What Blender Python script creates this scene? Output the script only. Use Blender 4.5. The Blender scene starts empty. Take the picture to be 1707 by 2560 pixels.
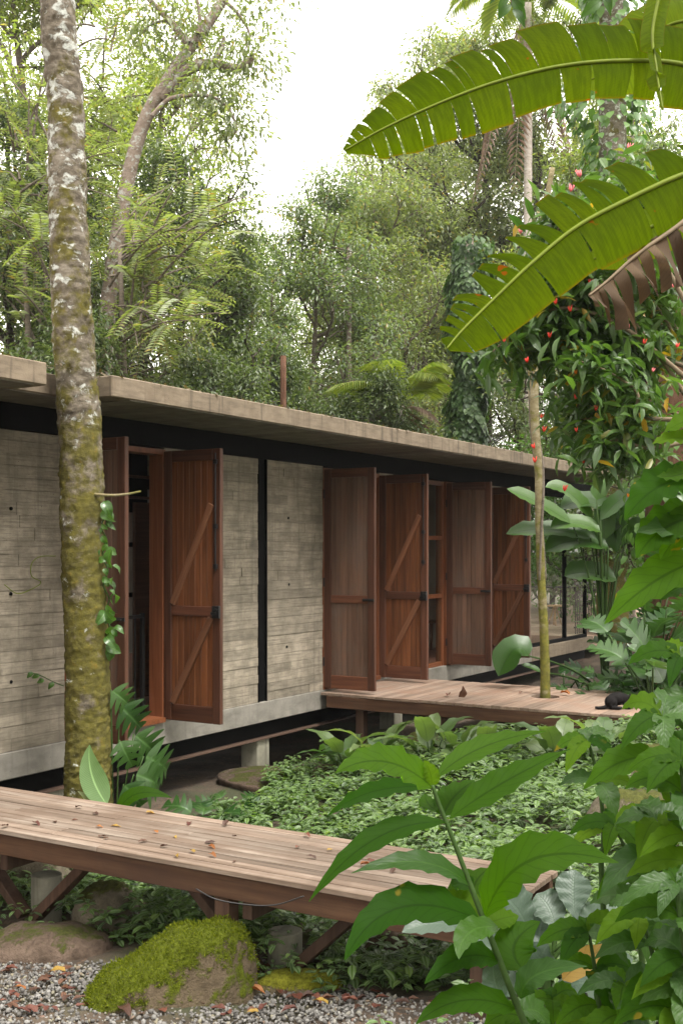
import bpy, bmesh, math, random
import numpy as np
from mathutils import Vector, Matrix, noise
R = math.radians
rng = np.random.default_rng(7)
random.seed(7)
scene = bpy.context.scene
COL = scene.collection

# ------------------------------------------------------------------ camera
F_PX, CX, HY = 2867.0, 853.5, 1372.0          # photo pixels: focal length, centre column, horizon row
CAM = np.array([0.0, 0.0, 1.6])
YAW = R(31.06)                                # angle between the view axis and the facade (world X)
FW = np.array([math.cos(YAW), math.sin(YAW), 0]); RT = np.array([math.sin(YAW), -math.cos(YAW), 0]); UP = np.array([0, 0, 1.0])
cam_d = bpy.data.cameras.new('camera'); cam = bpy.data.objects.new('camera', cam_d); COL.objects.link(cam)
cam.location = CAM; cam.rotation_euler = (R(90), 0, YAW - R(90))
cam_d.sensor_fit = 'VERTICAL'; cam_d.sensor_height = 36; cam_d.lens = 36 * F_PX / 2560
cam_d.shift_y = (HY - 1280) / 2560; cam_d.clip_start = 0.05; cam_d.clip_end = 2000
scene.camera = cam

# ------------------------------------------------------------------ sky, sun, exposure
SUN_EL, SUN_AZ = 62, 250                      # world azimuth, degrees from +X towards +Y
world = bpy.data.worlds.new('World'); scene.world = world; world.use_nodes = True
nt = world.node_tree; nt.nodes.clear()
out = nt.nodes.new('ShaderNodeOutputWorld'); bg = nt.nodes.new('ShaderNodeBackground')
sky = nt.nodes.new('ShaderNodeTexSky'); sky.sky_type = 'NISHITA'; sky.sun_disc = False
sky.sun_elevation = R(SUN_EL); sky.sun_rotation = R(90 - SUN_AZ); sky.air_density = 1.0; sky.dust_density = 6.0; sky.ozone_density = 1.0
hs = nt.nodes.new('ShaderNodeHueSaturation'); hs.inputs['Saturation'].default_value = 0.12
mixw = nt.nodes.new('ShaderNodeMix'); mixw.data_type = 'RGBA'; mixw.inputs[0].default_value = 0.72
mixw.inputs[7].default_value = (9.45, 9.0, 8.2, 1)      # an even cloud layer
nt.links.new(sky.outputs[0], hs.inputs['Color']); nt.links.new(hs.outputs[0], mixw.inputs[6])
nt.links.new(mixw.outputs[2], bg.inputs[0]); bg.inputs[1].default_value = 0.12
nt.links.new(bg.outputs[0], out.inputs[0])
sun_d = bpy.data.lights.new('sun', 'SUN'); sun_d.energy = 1.5; sun_d.angle = R(14); sun_d.color = (1, .965, .9)
sun = bpy.data.objects.new('sun', sun_d); COL.objects.link(sun)
sv = Vector((math.cos(R(SUN_EL)) * math.cos(R(SUN_AZ)), math.cos(R(SUN_EL)) * math.sin(R(SUN_AZ)), math.sin(R(SUN_EL))))
sun.rotation_euler = sv.to_track_quat('Z', 'Y').to_euler(); sun.location = (0, 0, 30)
vs = scene.view_settings; vs.view_transform = 'Standard'; vs.look = 'None'; vs.exposure = 1.8; vs.gamma = 1; vs.use_curve_mapping = False
scene.cycles.use_denoising = True
scene.cycles.max_bounces = 8; scene.cycles.diffuse_bounces = 4; scene.cycles.transmission_bounces = 5; scene.cycles.transparent_max_bounces = 10
scene.cycles.sample_clamp_indirect = 8.0

# ------------------------------------------------------------------ pixel helpers (a pixel is a direction; distance comes from what it touches)
def ray(px, py): return FW + RT * ((px - CX) / F_PX) + UP * ((HY - py) / F_PX)
def at_d(px, py, d): return CAM + ray(px, py) * d
def at_z(px, py, z): r = ray(px, py); return CAM + r * ((z - CAM[2]) / r[2])
def at_y(px, py, y): r = ray(px, py); return CAM + r * ((y - CAM[1]) / r[1])
def at_x(px, py, x): r = ray(px, py); return CAM + r * ((x - CAM[0]) / r[0])
def nz(v): v = np.asarray(v, float); return v / (np.linalg.norm(v, axis=-1, keepdims=True) + 1e-9)

# ------------------------------------------------------------------ object helpers
def link(o, parent=None):
    COL.objects.link(o)
    if parent is not None: o.parent = parent
    return o
def tag(o, label=None, cat=None, group=None, kind=None):
    if label: o['label'] = label
    if cat: o['category'] = cat
    if group: o['group'] = group
    if kind: o['kind'] = kind
    return o
def empty(name, loc=(0, 0, 0), label=None, cat=None, group=None):
    o = bpy.data.objects.new(name, None); o.location = loc; o.empty_display_size = .1
    return tag(link(o), label, cat, group)
def mesh(name, V, F, mat=None, smooth=False, uv=None):
    me = bpy.data.meshes.new(name); V = np.asarray(V, np.float32)
    if isinstance(F, np.ndarray):
        n = F.shape[1]; m = F.shape[0]
        me.vertices.add(len(V)); me.vertices.foreach_set('co', V.ravel())
        me.loops.add(m * n); me.loops.foreach_set('vertex_index', F.astype(np.int32).ravel())
        me.polygons.add(m); me.polygons.foreach_set('loop_start', np.arange(0, m * n, n, dtype=np.int32))
        me.update(calc_edges=True)
    else:
        me.from_pydata([tuple(map(float, v)) for v in V], [], F); me.update()
    if uv is not None:
        ul = me.uv_layers.new(name='UVMap'); vi = np.empty(len(me.loops), np.int32); me.loops.foreach_get('vertex_index', vi)
        ul.data.foreach_set('uv', np.asarray(uv, np.float32)[vi].ravel())
    if smooth: me.polygons.foreach_set('use_smooth', np.ones(len(me.polygons), bool))
    if mat: me.materials.append(mat)
    return me
def ob(name, me, parent=None, loc=None, rot=None, scl=None, kind=None):
    o = bpy.data.objects.new(name, me); link(o, parent)
    if loc is not None: o.location = loc
    if rot is not None: o.rotation_euler = rot
    if scl is not None: o.scale = scl
    if kind: o['kind'] = kind
    return o
class MB:
    """collects shapes into one mesh"""
    def __init__(s): s.V = []; s.F = []
    def add(s, V, F):
        b = len(s.V); s.V += [tuple(map(float, v)) for v in V]; s.F += [tuple(int(i) + b for i in f) for f in F]; return s
    def box(s, a, b):
        (x0, y0, z0), (x1, y1, z1) = a, b
        return s.add([(x0, y0, z0), (x1, y0, z0), (x1, y1, z0), (x0, y1, z0), (x0, y0, z1), (x1, y0, z1), (x1, y1, z1), (x0, y1, z1)],
                     [(3, 2, 1, 0), (4, 5, 6, 7), (0, 1, 5, 4), (1, 2, 6, 5), (2, 3, 7, 6), (3, 0, 4, 7)])
    def bar(s, p, q, w, h, up=(0, 0, 1)):
        p = np.asarray(p, float); q = np.asarray(q, float); t = nz(q - p); u = np.asarray(up, float)
        sd = nz(np.cross(t, u)); u = np.cross(sd, t); c = [(-1, -1), (1, -1), (1, 1), (-1, 1)]
        V = [e + sd * (a * w / 2) + u * (b * h / 2) for e in (p, q) for a, b in c]
        return s.add(V, [(3, 2, 1, 0), (4, 5, 6, 7), (0, 1, 5, 4), (1, 2, 6, 5), (2, 3, 7, 6), (3, 0, 4, 7)])
    def tube(s, pts, rad, n=8, cap=True):
        V, F = tube(pts, rad, n, cap); return s.add(V, F)
    def prism(s, poly, z0, z1):
        n = len(poly); V = [(x, y, z0) for x, y in poly] + [(x, y, z1) for x, y in poly]
        return s.add(V, [tuple(range(n - 1, -1, -1)), tuple(range(n, 2 * n))] + [(i, (i + 1) % n, n + (i + 1) % n, n + i) for i in range(n)])
    def build(s, name, mat, parent=None, loc=None, rot=None, smooth=False, bevel=0, kind=None):
        o = ob(name, mesh(name, s.V, s.F, mat, smooth), parent, loc, rot, kind=kind)
        if bevel: bev(o, bevel)
        return o
def bev(o, w=.004, seg=1):
    m = o.modifiers.new('bevel', 'BEVEL'); m.width = w; m.segments = seg; m.limit_method = 'ANGLE'; m.angle_limit = R(40); return o
def tube(pts, rad, n=8, cap=True):
    pts = np.asarray(pts, float); m = len(pts); rad = np.broadcast_to(np.asarray(rad, float), (m,))
    T = nz(np.gradient(pts, axis=0)); ref = np.array([0, 0, 1.0]) if abs(T[0][2]) < .8 else np.array([1.0, 0, 0])
    V = []; s = nz(np.cross(T[0], ref)); a = np.linspace(0, 2 * math.pi, n, endpoint=False)
    for i in range(m):
        s = nz(s - T[i] * np.dot(s, T[i])); b = np.cross(T[i], s)
        V.append(pts[i] + rad[i] * (np.cos(a)[:, None] * s + np.sin(a)[:, None] * b))
    V = np.concatenate(V); F = [(i * n + j, i * n + (j + 1) % n, (i + 1) * n + (j + 1) % n, (i + 1) * n + j) for i in range(m - 1) for j in range(n)]
    if cap: F += [tuple(range(n - 1, -1, -1)), tuple((m - 1) * n + j for j in range(n))]
    return V, F
def smooth_path(P, k=8):
    P = np.asarray(P, float); Q = np.vstack([2 * P[0] - P[1], P, 2 * P[-1] - P[-2]]); o = []
    for i in range(len(P) - 1):
        a, b, c, d = Q[i:i + 4]
        for t in np.linspace(0, 1, k, endpoint=False):
            o.append(.5 * (2 * b + (c - a) * t + (2 * a - 5 * b + 4 * c - d) * t * t + (3 * b - a - 3 * c + d) * t ** 3))
    return np.array(o + [P[-1]])

# ------------------------------------------------------------------ materials
class NT:
    def __init__(s, name):
        s.m = bpy.data.materials.new(name); s.m.use_nodes = True; s.t = s.m.node_tree; s.n = s.t.nodes
        s.b = s.n['Principled BSDF']; s.o = s.n['Material Output']
    def new(s, kind, **kw):
        nd = s.n.new('ShaderNode' + kind)
        for k, v in kw.items(): setattr(nd, k, v)
        return nd
    def l(s, a, b): s.t.links.new(a, b); return s
    def coord(s, which='Object', scale=(1, 1, 1), rnd=True):
        tc = s.new('TexCoord'); mp = s.new('Mapping'); mp.inputs['Scale'].default_value = scale
        s.l(tc.outputs[which], mp.inputs[0])
        if rnd:
            oi = s.new('ObjectInfo'); mu = s.new('VectorMath', operation='SCALE'); mu.inputs[0].default_value = (37., 53., 71.)
            s.l(oi.outputs['Random'], mu.inputs['Scale']); s.l(mu.outputs[0], mp.inputs['Location'])
        return mp.outputs[0]
    def noise(s, vec, scale=5, detail=4, rough=.6, dist=0):
        nd = s.new('TexNoise'); nd.inputs['Scale'].default_value = scale; nd.inputs['Detail'].default_value = detail
        nd.inputs['Roughness'].default_value = rough; nd.inputs['Distortion'].default_value = dist; s.l(vec, nd.inputs['Vector']); return nd.outputs['Fac']
    def ramp(s, fac, stops):
        r = s.new('ValToRGB'); e = r.color_ramp.elements
        while len(e) < len(stops): e.new(.5)
        for i, (p, c) in enumerate(stops): e[i].position = p; e[i].color = (*c, 1) if len(c) == 3 else c
        s.l(fac, r.inputs[0]); return r.outputs[0]
    def step(s, fac, a, b):
        r = s.new('MapRange'); r.inputs[1].default_value = a; r.inputs[2].default_value = b; r.interpolation_type = 'SMOOTHSTEP'
        s.l(fac, r.inputs[0]); return r.outputs[0]
    def mix(s, fac, a, b, mode='MIX'):
        m = s.new('Mix', data_type='RGBA', blend_type=mode)
        for sock, v in ((m.inputs[0], fac), (m.inputs[6], a), (m.inputs[7], b)):
            if hasattr(v, 'is_linked'): s.l(v, sock)
            elif isinstance(v, (int, float)): sock.default_value = v
            else: sock.default_value = (*v, 1)
        return m.outputs[2]
    def math(s, op, a, b=0.0, c=None):
        m = s.new('Math', operation=op)
        for k, v in enumerate((a, b) + ((c,) if c is not None else ())):
            if hasattr(v, 'is_linked'): s.l(v, m.inputs[k])
            else: m.inputs[k].default_value = v
        return m.outputs[0]
    def bump(s, h, strength=.3, dist=.01):
        b = s.new('Bump'); b.inputs['Strength'].default_value = strength; b.inputs['Distance'].default_value = dist
        s.l(h, b.inputs['Height']); s.l(b.outputs[0], s.b.inputs['Normal']); return b
    def col(s, c): s.l(c, s.b.inputs['Base Color']) if hasattr(c, 'is_linked') else setattr(s.b.inputs['Base Color'], 'default_value', (*c, 1)); return s
    def rough(s, v):
        if hasattr(v, 'is_linked'): s.l(v, s.b.inputs['Roughness'])
        else: s.b.inputs['Roughness'].default_value = v
        return s
    def orand(s): return s.new('ObjectInfo').outputs['Random']
    def irand(s): return s.new('NewGeometry').outputs['Random Per Island']
M = {}
def concrete(name, c_dark, c_light, streak=.35, grain_scale=(2.5, 2.5, 40), board=True):
    a = NT(name); g = a.coord('Object', (1, 1, 1)); gen = a.new('NewGeometry').outputs['Position']
    mp = a.new('Mapping'); mp.inputs['Scale'].default_value = grain_scale; a.l(gen, mp.inputs[0])
    big = a.noise(gen, 1.1, 3, .55); mid = a.noise(gen, 7, 5, .65); gr = a.noise(mp.outputs[0], 1.6, 4, .6)
    c = a.mix(a.step(mid, .3, .72), c_dark, c_light)
    c = a.mix(a.math('MULTIPLY', a.step(gr, .42, .7), .55), c, tuple(v * .55 for v in c_dark))
    c = a.mix(a.math('MULTIPLY', a.step(big, .35, .7), .3), c, tuple(v * .72 for v in c_dark))
    if board:
        r = a.orand(); c = a.mix(.75, c, a.ramp(r, [(0, (.68, .66, .63)), (.3, (.95, .93, .9)), (1, (1.16, 1.13, 1.1))]), 'MULTIPLY')
    # drip marks
    mp2 = a.new('Mapping'); mp2.inputs['Scale'].default_value = (9, 9, .5); a.l(gen, mp2.inputs[0])
    dr = a.noise(mp2.outputs[0], 1.5, 3, .6); c = a.mix(a.math('MULTIPLY', a.step(dr, .53, .68), streak), c, tuple(v * .45 for v in c_dark))
    fine = a.noise(gen, 60, 4, .7); vor = a.new('TexVoronoi'); vor.inputs['Scale'].default_value = 17; a.l(gen, vor.inputs['Vector'])
    pit = a.step(vor.outputs['Distance'], .035, .075)
    c = a.mix(pit, tuple(v * .25 for v in c_dark), c)
    a.col(c).rough(.88); h = a.math('ADD', a.math('MULTIPLY', gr, .6), a.math('MULTIPLY', fine, .5)); h = a.math('ADD', h, a.math('MULTIPLY', pit, .6))
    a.bump(h, .5, .006); return a.m
M['concrete'] = concrete('board_formed_concrete', (.175, .15, .114), (.31, .27, .212))
M['plinth'] = concrete('smooth_concrete', (.17, .155, .13), (.235, .217, .187), .3, (2, 2, 6), False)
M['fascia'] = concrete('fascia_concrete', (.15, .113, .076), (.215, .168, .117), .75, (3, 3, 20), False)
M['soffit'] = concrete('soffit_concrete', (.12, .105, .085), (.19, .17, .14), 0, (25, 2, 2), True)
M['post'] = concrete('post_concrete', (.18, .17, .125), (.27, .255, .2), .6, (3, 3, 3), False)
def wood(name, dark, mid, light, axis=2, scale=1.0, rough=.6, weather=None, bump=.25):
    """grain runs along the object's own axis"""
    a = NT(name); sc = [26 * scale] * 3; sc[axis] = 1.3 * scale; g = a.coord('Object', tuple(sc))
    n1 = a.noise(g, 1.0, 6, .62, .4); sc2 = [90 * scale] * 3; sc2[axis] = 2.5 * scale; g2 = a.coord('Object', tuple(sc2)); n2 = a.noise(g2, 1, 3, .6)
    c = a.ramp(n1, [(.25, dark), (.5, mid), (.78, light)])
    c = a.mix(a.math('MULTIPLY', a.step(n2, .55, .75), .5), c, tuple(v * .5 for v in dark))
    r = a.orand(); c = a.mix(.8, c, a.ramp(r, [(0, (.66, .64, .62)), (.5, (1, 1, 1)), (1, (1.28, 1.2, 1.15))]), 'MULTIPLY')
    if weather:
        gw = a.new('NewGeometry').outputs['Position']; w = a.noise(gw, 2.2, 5, .6)
        c = a.mix(a.math('MULTIPLY', a.step(w, .4, .7), .75), c, weather)
    a.col(c).rough(rough); a.bump(a.math('ADD', n1, a.math('MULTIPLY', n2, .6)), bump, .004); a.b.inputs['Specular IOR Level'].default_value = .25; return a.m
M['door_in'] = wood('shutter_inner_wood', (.055, .02, .008), (.125, .044, .016), (.205, .08, .031), 2, 1, .55)
M['door_out'] = wood('shutter_weathered_wood', (.065, .034, .022), (.12, .064, .041), (.175, .1, .067), 2, 1, .7, (.1, .066, .05))
M['stile'] = wood('shutter_frame_wood', (.04, .017, .01), (.08, .032, .018), (.12, .052, .03), 2, 1, .5)
M['rail'] = wood('shutter_rail_wood', (.042, .017, .01), (.085, .033, .018), (.125, .054, .03), 0, 1, .5)
M['brace'] = wood('shutter_brace_wood', (.085, .034, .017), (.15, .064, .032), (.2, .095, .05), 0, 1, .55)
M['frame'] = wood('window_frame_wood', (.085, .028, .012), (.15, .052, .022), (.2, .08, .038), 2, 1, .45)
M['deck'] = wood('deck_plank_wood', (.066, .045, .031), (.172, .13, .1), (.31, .262, .218), 1, .8, .74, (.115, .077, .054), .6)
M['deckx'] = wood('deck_cross_plank_wood', (.125, .082, .058), (.212, .155, .118), (.285, .222, .178), 0, 1, .7, (.2, .12, .082), .4)
M['beam'] = wood('boardwalk_beam_wood', (.04, .019, .011), (.095, .047, .026), (.16, .088, .05), 1, .8, .7, (.055, .028, .018))
M['darkwood'] = wood('dark_strut_wood', (.03, .016, .011), (.065, .036, .024), (.095, .057, .039), 2, .8, .75)
def plain(name, c, rough=.5, metal=0, spec=.5, nscale=0):
    a = NT(name)
    if nscale:
        g = a.coord('Object'); n = a.noise(g, nscale, 4, .6); a.col(a.mix(n, tuple(v * .6 for v in c), tuple(min(1, v * 1.4) for v in c))); a.bump(n, .2, .004)
    else: a.col(c)
    a.rough(rough); a.b.inputs['Metallic'].default_value = metal; a.b.inputs['Specular IOR Level'].default_value = spec; return a.m
M['black'] = plain('black_painted_steel', (.003, .003, .0031), .75, 0, .08, 9)
M['iron'] = plain('black_iron', (.015, .014, .014), .45, .4, .5, 30)
M['floor'] = plain('red_cement_floor', (.19, .085, .06), .45, 0, .4, 3)
M['inner'] = plain('dim_interior_plaster', (.22, .2, .17), .9, 0, .2, 2)
M['rust'] = plain('rusted_flange_steel', (.12, .075, .055), .5, .3, .4, 12)
def glassmat():
    a = NT('window_glass'); a.n.remove(a.b); tr = a.new('BsdfTransparent'); tr.inputs[0].default_value = (.9, .94, .92, 1)
    gl = a.new('BsdfGlossy'); gl.inputs['Roughness'].default_value = .02; fr = a.new('Fresnel'); fr.inputs[0].default_value = 1.5
    mx = a.new('MixShader'); a.l(a.math('MULTIPLY', fr.outputs[0], a.math('SUBTRACT', 1.0, a.new('NewGeometry').outputs['Backfacing'])), mx.inputs[0]); a.l(tr.outputs[0], mx.inputs[1]); a.l(gl.outputs[0], mx.inputs[2]); a.l(mx.outputs[0], a.o.inputs[0]); return a.m
M['glass'] = glassmat()
def leafmat(name, c1, c2, trans=.35, rough=.42, vein=0, under=None, spec=.5, tcol=None, stripe=None, spots=None, old=None, vfreq=11, island=True):
    """leaf: colour varies leaf by leaf, light passes through; uv.x runs base to tip, uv.y across (0.5 = midrib)"""
    a = NT(name); r = a.irand() if island else a.orand(); c = a.ramp(r, [(0, c1), (1, c2)] if old is None else [(0, c1), (.9, c2), (.94, c2), (1, old)])
    if not island:
        r2 = a.coord('Object'); c = a.mix(a.math('MULTIPLY', a.noise(r2, 9, 3), .35), c, tuple(v * .55 for v in c1))
    if vein or stripe or spots:
        tc = a.new('TexCoord'); sp = a.new('SeparateXYZ'); a.l(tc.outputs['UV'], sp.inputs[0])
        v = a.math('ABSOLUTE', a.math('SUBTRACT', sp.outputs[1], .5))
        ph = a.math('SUBTRACT', a.math('MULTIPLY', sp.outputs[0], vfreq), a.math('MULTIPLY', v, vfreq * .42))
        saw = a.math('ABSOLUTE', a.math('SUBTRACT', a.math('FRACT', ph), .5))
        lat = a.math('SUBTRACT', 1.0, a.step(saw, .03, .12)); mid = a.math('SUBTRACT', 1.0, a.step(v, .015, .05))
        vn = a.math('MAXIMUM', a.math('MULTIPLY', lat, .4), mid)
        if stripe is not None:
            s1 = a.math('MULTIPLY', a.step(v, .06, .14), a.math('SUBTRACT', 1.0, a.step(v, .22, .34))); c = a.mix(a.math('MULTIPLY', s1, .6), c, stripe)
        if vein: c = a.mix(a.math('MULTIPLY', vn, abs(vein)), c, tuple(x * .35 for x in c1) if vein > 0 else tuple(min(1, x * 2.2 + .03) for x in c2))
        if vfreq >= 70:
            cb_ = a.new('CombineXYZ'); a.l(a.math('MULTIPLY', sp.outputs[0], 130.), cb_.inputs[0]); a.l(a.math('MULTIPLY', sp.outputs[1], 3.), cb_.inputs[1]); sn_ = a.noise(cb_.outputs[0], 1., 3, .7); c = a.mix(a.math('MULTIPLY', a.step(sn_, .38, .62), .5), c, tuple(x * .55 for x in c1))
            c = a.mix(a.step(a.math('ADD', v, a.math('MULTIPLY', sn_, .06)), .5, .54), c, (.13, .09, .006))
        if spots is not None:
            ob_ = a.coord('Object'); sn = a.noise(ob_, 14, 2, .5); c = a.mix(a.step(sn, .7, .74), c, spots)
        bp = a.new('Bump'); bp.inputs['Strength'].default_value = .35; bp.inputs['Distance'].default_value = .003; bp.invert = True
        a.l(a.math('ADD', vn, a.math('MULTIPLY', saw, .8)), bp.inputs['Height'])
    b = a.b; a.l(c, b.inputs['Base Color']); b.inputs['Roughness'].default_value = rough; b.inputs['Specular IOR Level'].default_value = spec
    if under is not None:
        bf = a.new('NewGeometry').outputs['Backfacing']; a.l(a.mix(bf, c, under), b.inputs['Base Color'])
    t = a.new('BsdfTranslucent'); tc2 = a.mix(1.0, c, tcol or (1.5, 1.7, .55), 'MULTIPLY'); a.l(tc2, t.inputs[0])
    mx = a.new('MixShader'); mx.inputs[0].default_value = trans; a.l(b.outputs[0], mx.inputs[1]); a.l(t.outputs[0], mx.inputs[2]); a.l(mx.outputs[0], a.o.inputs[0])
    if vein or stripe or spots: a.l(bp.outputs[0], b.inputs['Normal'])
    return a.m
# ------------------------------------------------------------------ ground
CTRL = np.array([(0, 0, -.25), (2, 2, -.42), (3.5, 3.5, -.56), (4.2, 2.2, -.5), (3.6, 5.5, -.6), (5, 3.3, -.6), (5, 5, -.66), (5, 6.5, -.76), (7, 6.6, -.84), (11, 6.6, -.86), (15, 6.8, -.75),
    (19, 6.8, -.6), (7, 4.6, -.68), (8.2, 6.0, -.74), (8, 4.9, -.62), (8, 3.5, -.45), (9.5, 4.5, -.45), (10.8, 4.4, -.38), (10.8, 3.2, -.22), (8, 2, -.28), (6.5, 2, -.45), (10.6, 5.8, -.62), (13.5, 4.5, -.35),
    (15, 3, -.1), (13, 1, .05), (6, 0, -.2), (3, -1, -.2), (10, 0, .0), (10, 10, -.95), (18, 10, -.8), (4, 10, -.95), (0, 8, -.8), (25, 6, -.4), (25, 0, .3), (20, 2, .1), (30, 25, -1), (10, 30, -1), (-5, 3, -.4)])
def gz(x, y):
    x = np.asarray(x, float); y = np.asarray(y, float)
    d2 = (x[..., None] - CTRL[:, 0]) ** 2 + (y[..., None] - CTRL[:, 1]) ** 2
    w = 1 / (d2 + .12) ** 2; return (w * CTRL[:, 2]).sum(-1) / w.sum(-1)
def axis_pts(lo, hi, c0, c1, fine):
    inner = np.arange(c0, c1 + 1e-6, fine); k = np.linspace(0, 1, 16)[1:] ** 2.5
    return np.concatenate([c0 - k[::-1] * (c0 - lo), inner, c1 + k * (hi - c1)])
gx = axis_pts(-400, 500, 0, 22, .14); gy = axis_pts(-400, 500, -3, 12, .14)
GX, GY = np.meshgrid(gx, gy, indexing='ij'); GZ = gz(GX, GY)
GZ = GZ + .012 * np.sin(GX * 5.3 + 2 * np.sin(GY * 3.1)) + .012 * np.sin(GY * 6.1 + GX * 2.7)
ni, nj = GX.shape; idx = np.arange(ni * nj).reshape(ni, nj)
GF = np.stack([idx[:-1, :-1], idx[1:, :-1], idx[1:, 1:], idx[:-1, 1:]], -1).reshape(-1, 4)
a = NT('forest_soil'); p = a.new('NewGeometry').outputs['Position']; n1 = a.noise(p, 3, 6, .65); n2 = a.noise(p, 22, 5, .7)
c = a.ramp(n1, [(.3, (.028, .02, .013)), (.55, (.062, .043, .028)), (.75, (.1, .075, .05))]); c = a.mix(a.step(n2, .52, .7), c, (.12, .07, .04)); c = a.mix(a.math('MULTIPLY', a.step(a.noise(p, .9, 3), .5, .65), .6), c, (.035, .05, .015))
a.col(c).rough(.95); a.bump(n2, .8, .03); M['soil'] = a.m
tag(ob('ground', mesh('ground', np.stack([GX, GY, GZ], -1).reshape(-1, 3), GF, M['soil'], True)), 'dark forest soil with leaf litter', 'ground', kind='structure')

# ------------------------------------------------------------------ the house
YF = 6.9                                       # facade plane
house = empty('concrete_house', (9, 9, -.8), 'long low house of board-marked concrete with open wooden shutter doors and flat roof', 'house')
HP = np.array([9, 9, -.8])
def hb(name, a, b, mat, parent=None, bevel=0):
    """a box given in world coordinates as a part of the house"""
    par = parent or house
    return MB().box(np.asarray(a, float) - HP, np.asarray(b, float) - HP).build(name, M[mat], par, bevel=bevel) if par is house else None
unit = MB().box((-.5, -.5, -.5), (.5, .5, .5))
def unit_mesh(mat, nm='unit'): return mesh(nm, unit.V, unit.F, M[mat])
UM = {}
def sub(name, par, a, b, mat):
    """a small box sub-part (shared mesh data) from world corners"""
    if mat not in UM: UM[mat] = unit_mesh(mat, 'box_' + mat)
    a = np.asarray(a, float); b = np.asarray(b, float); o = bpy.data.objects.new(name, UM[mat]); link(o, par)
    o.location = (a + b) / 2 - HP; o.scale = b - a; return o
def wall(x0, x1, seed, z0=0.0, z1=2.54):
    w = hb('wall', (x0, YF + .009, z0), (x1, YF + .16, z1), 'concrete')
    rr = random.Random(seed); z = z0 + .001; h0 = .098
    while z < z1 - .02:
        h = min(h0 * rr.uniform(.9, 1.1), z1 - z - .001); x = x0 + .001 - rr.uniform(0, .6)
        while x < x1 - .01:
            L = rr.uniform(.45, 1.6); a = max(x, x0 + .001); b = min(x + L, x1 - .001)
            if b - a > .03: sub('board_imprint', w, (a, YF + rr.uniform(-.004, .004), z + .0016), (b - .004, YF + .02, z + h - .0018), 'concrete')
            x += L
        z += h
    return w
for i, (x0, x1) in enumerate([(4.2, 7.0), (8.28, 9.78), (9.94, 11.05), (12.36, 12.72), (15.63, 17.35)]): wall(x0, x1, 11 + i)
hb('wall', (1.5, YF + .004, 0), (4.198, YF + .16, 2.54), 'concrete')
# tie holes
hm = MB().tube([(0, 0, 0), (0, .012, 0)], .014, 10).build('tie_hole_proto', M['black']); hmesh = hm.data; bpy.data.objects.remove(hm)
for x in (5.35, 6.45, 8.75, 10.3):
    for z in (.55, 1.25, 1.95):
        ob('tie_hole', hmesh, house, np.array([x + random.uniform(-.05, .05), YF - .009, z + random.uniform(-.04, .04)]) - HP)
hb('plinth', (1.5, YF - .012, -.215), (17.35, YF + .3, -.002), 'plinth', bevel=.006)
hb('plinth', (17.352, YF - .012, -.215), (20.35, YF + .3, -.002), 'fascia', bevel=.006)
hb('roof_beam', (1.5, YF - .03, 2.541), (20.3, YF + .14, 2.752), 'black')
hb('floor_beam', (1.5, YF + .1, -.39), (20.2, YF + .115, -.216), 'black')
fl = hb('beam_flange', (1.5, YF + .02, -.405), (20.2, YF + .2, -.391), 'rust')
hb('steel_channel', (9.782, YF + .02, 0), (9.938, YF + .1, 2.54), 'black')
for s in (9.785, 9.925): hb('channel_lip', (s, YF - .006, .0), (s + .012, YF + .019, 2.54), 'black')
# roof slab with the notch for the tree
slab = MB().prism([(x - HP[0], y - HP[1]) for x, y in [(1, 5.97), (5.88, 5.97), (5.9, 6.32), (6.55, 6.32), (6.55, 5.97), (19.2, 5.97), (19.2, 12.4), (1, 12.4)]], 2.756 - HP[2], 2.918 - HP[2]).build('roof_slab', M['fascia'], house, bevel=.008)
x = 3.0
while x < 19.0:
    w = random.uniform(.17, .23); y0 = 6.33 if 5.7 < x < 6.6 else 5.985
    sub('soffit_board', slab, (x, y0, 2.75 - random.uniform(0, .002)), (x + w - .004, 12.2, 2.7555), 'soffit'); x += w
rl_n = 1500; lx = np.sort(rng.uniform(3, 19, rl_n)); ly = 5.98 + np.abs(rng.normal(size=rl_n)) * .12; ROOF_LITTER = np.stack([lx, ly, np.full(rl_n, 2.921)], -1)
# floor, ceiling and rear wall of the rooms
hb('floor_slab', (1.5, YF + .31, -.2), (20.3, 12, -.015), 'floor')
hb('rear_wall', (1.5, 11.9, 0), (6.8, 12.05, 2.74), 'inner'); hb('rear_wall', (9.6, 11.9, 0), (10.59, 12.05, 2.74), 'inner'); hb('rear_wall', (13.4, 11.9, 0), (14.8, 12.05, 2.74), 'inner')
hb('partition', (1.6, 7.07, 0), (1.75, 11.89, 2.74), 'inner'); hb('partition', (16.8, 7.5, 0), (16.95, 11.89, 2.74), 'inner')
# posts below the house
for x in (6.95, 9.95, 12.95, 15.95, 19.0):
    for y in (7.05, 11):
        b = float(gz(x, y)) - .3; hb('post', (x - .11, y - .1, b), (x + .11, y + .12, -.405), 'post', bevel=.01)

# openings: frame of jambs, head and sill
def opening(x0, x1):
    f = MB()
    for s in (x0, x1 - .045): f.box(np.array((s, YF - .012, -.001)) - HP, np.array((s + .045, YF + .15, 2.52)) - HP)
    f.box(np.array((x0 + .046, YF - .012, 2.47)) - HP, np.array((x1 - .046, YF + .15, 2.52)) - HP)
    fr = f.build('door_frame', M['frame'], house, bevel=.003)
    sub('sill', fr, (x0 + .046, YF - .05, .0), (x1 - .046, YF + .16, .045), 'frame')
OPEN = [(7.0, 8.28), (11.05, 12.36), (14.22, 15.63)]
for a0, a1 in OPEN: opening(a0, a1)

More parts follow.
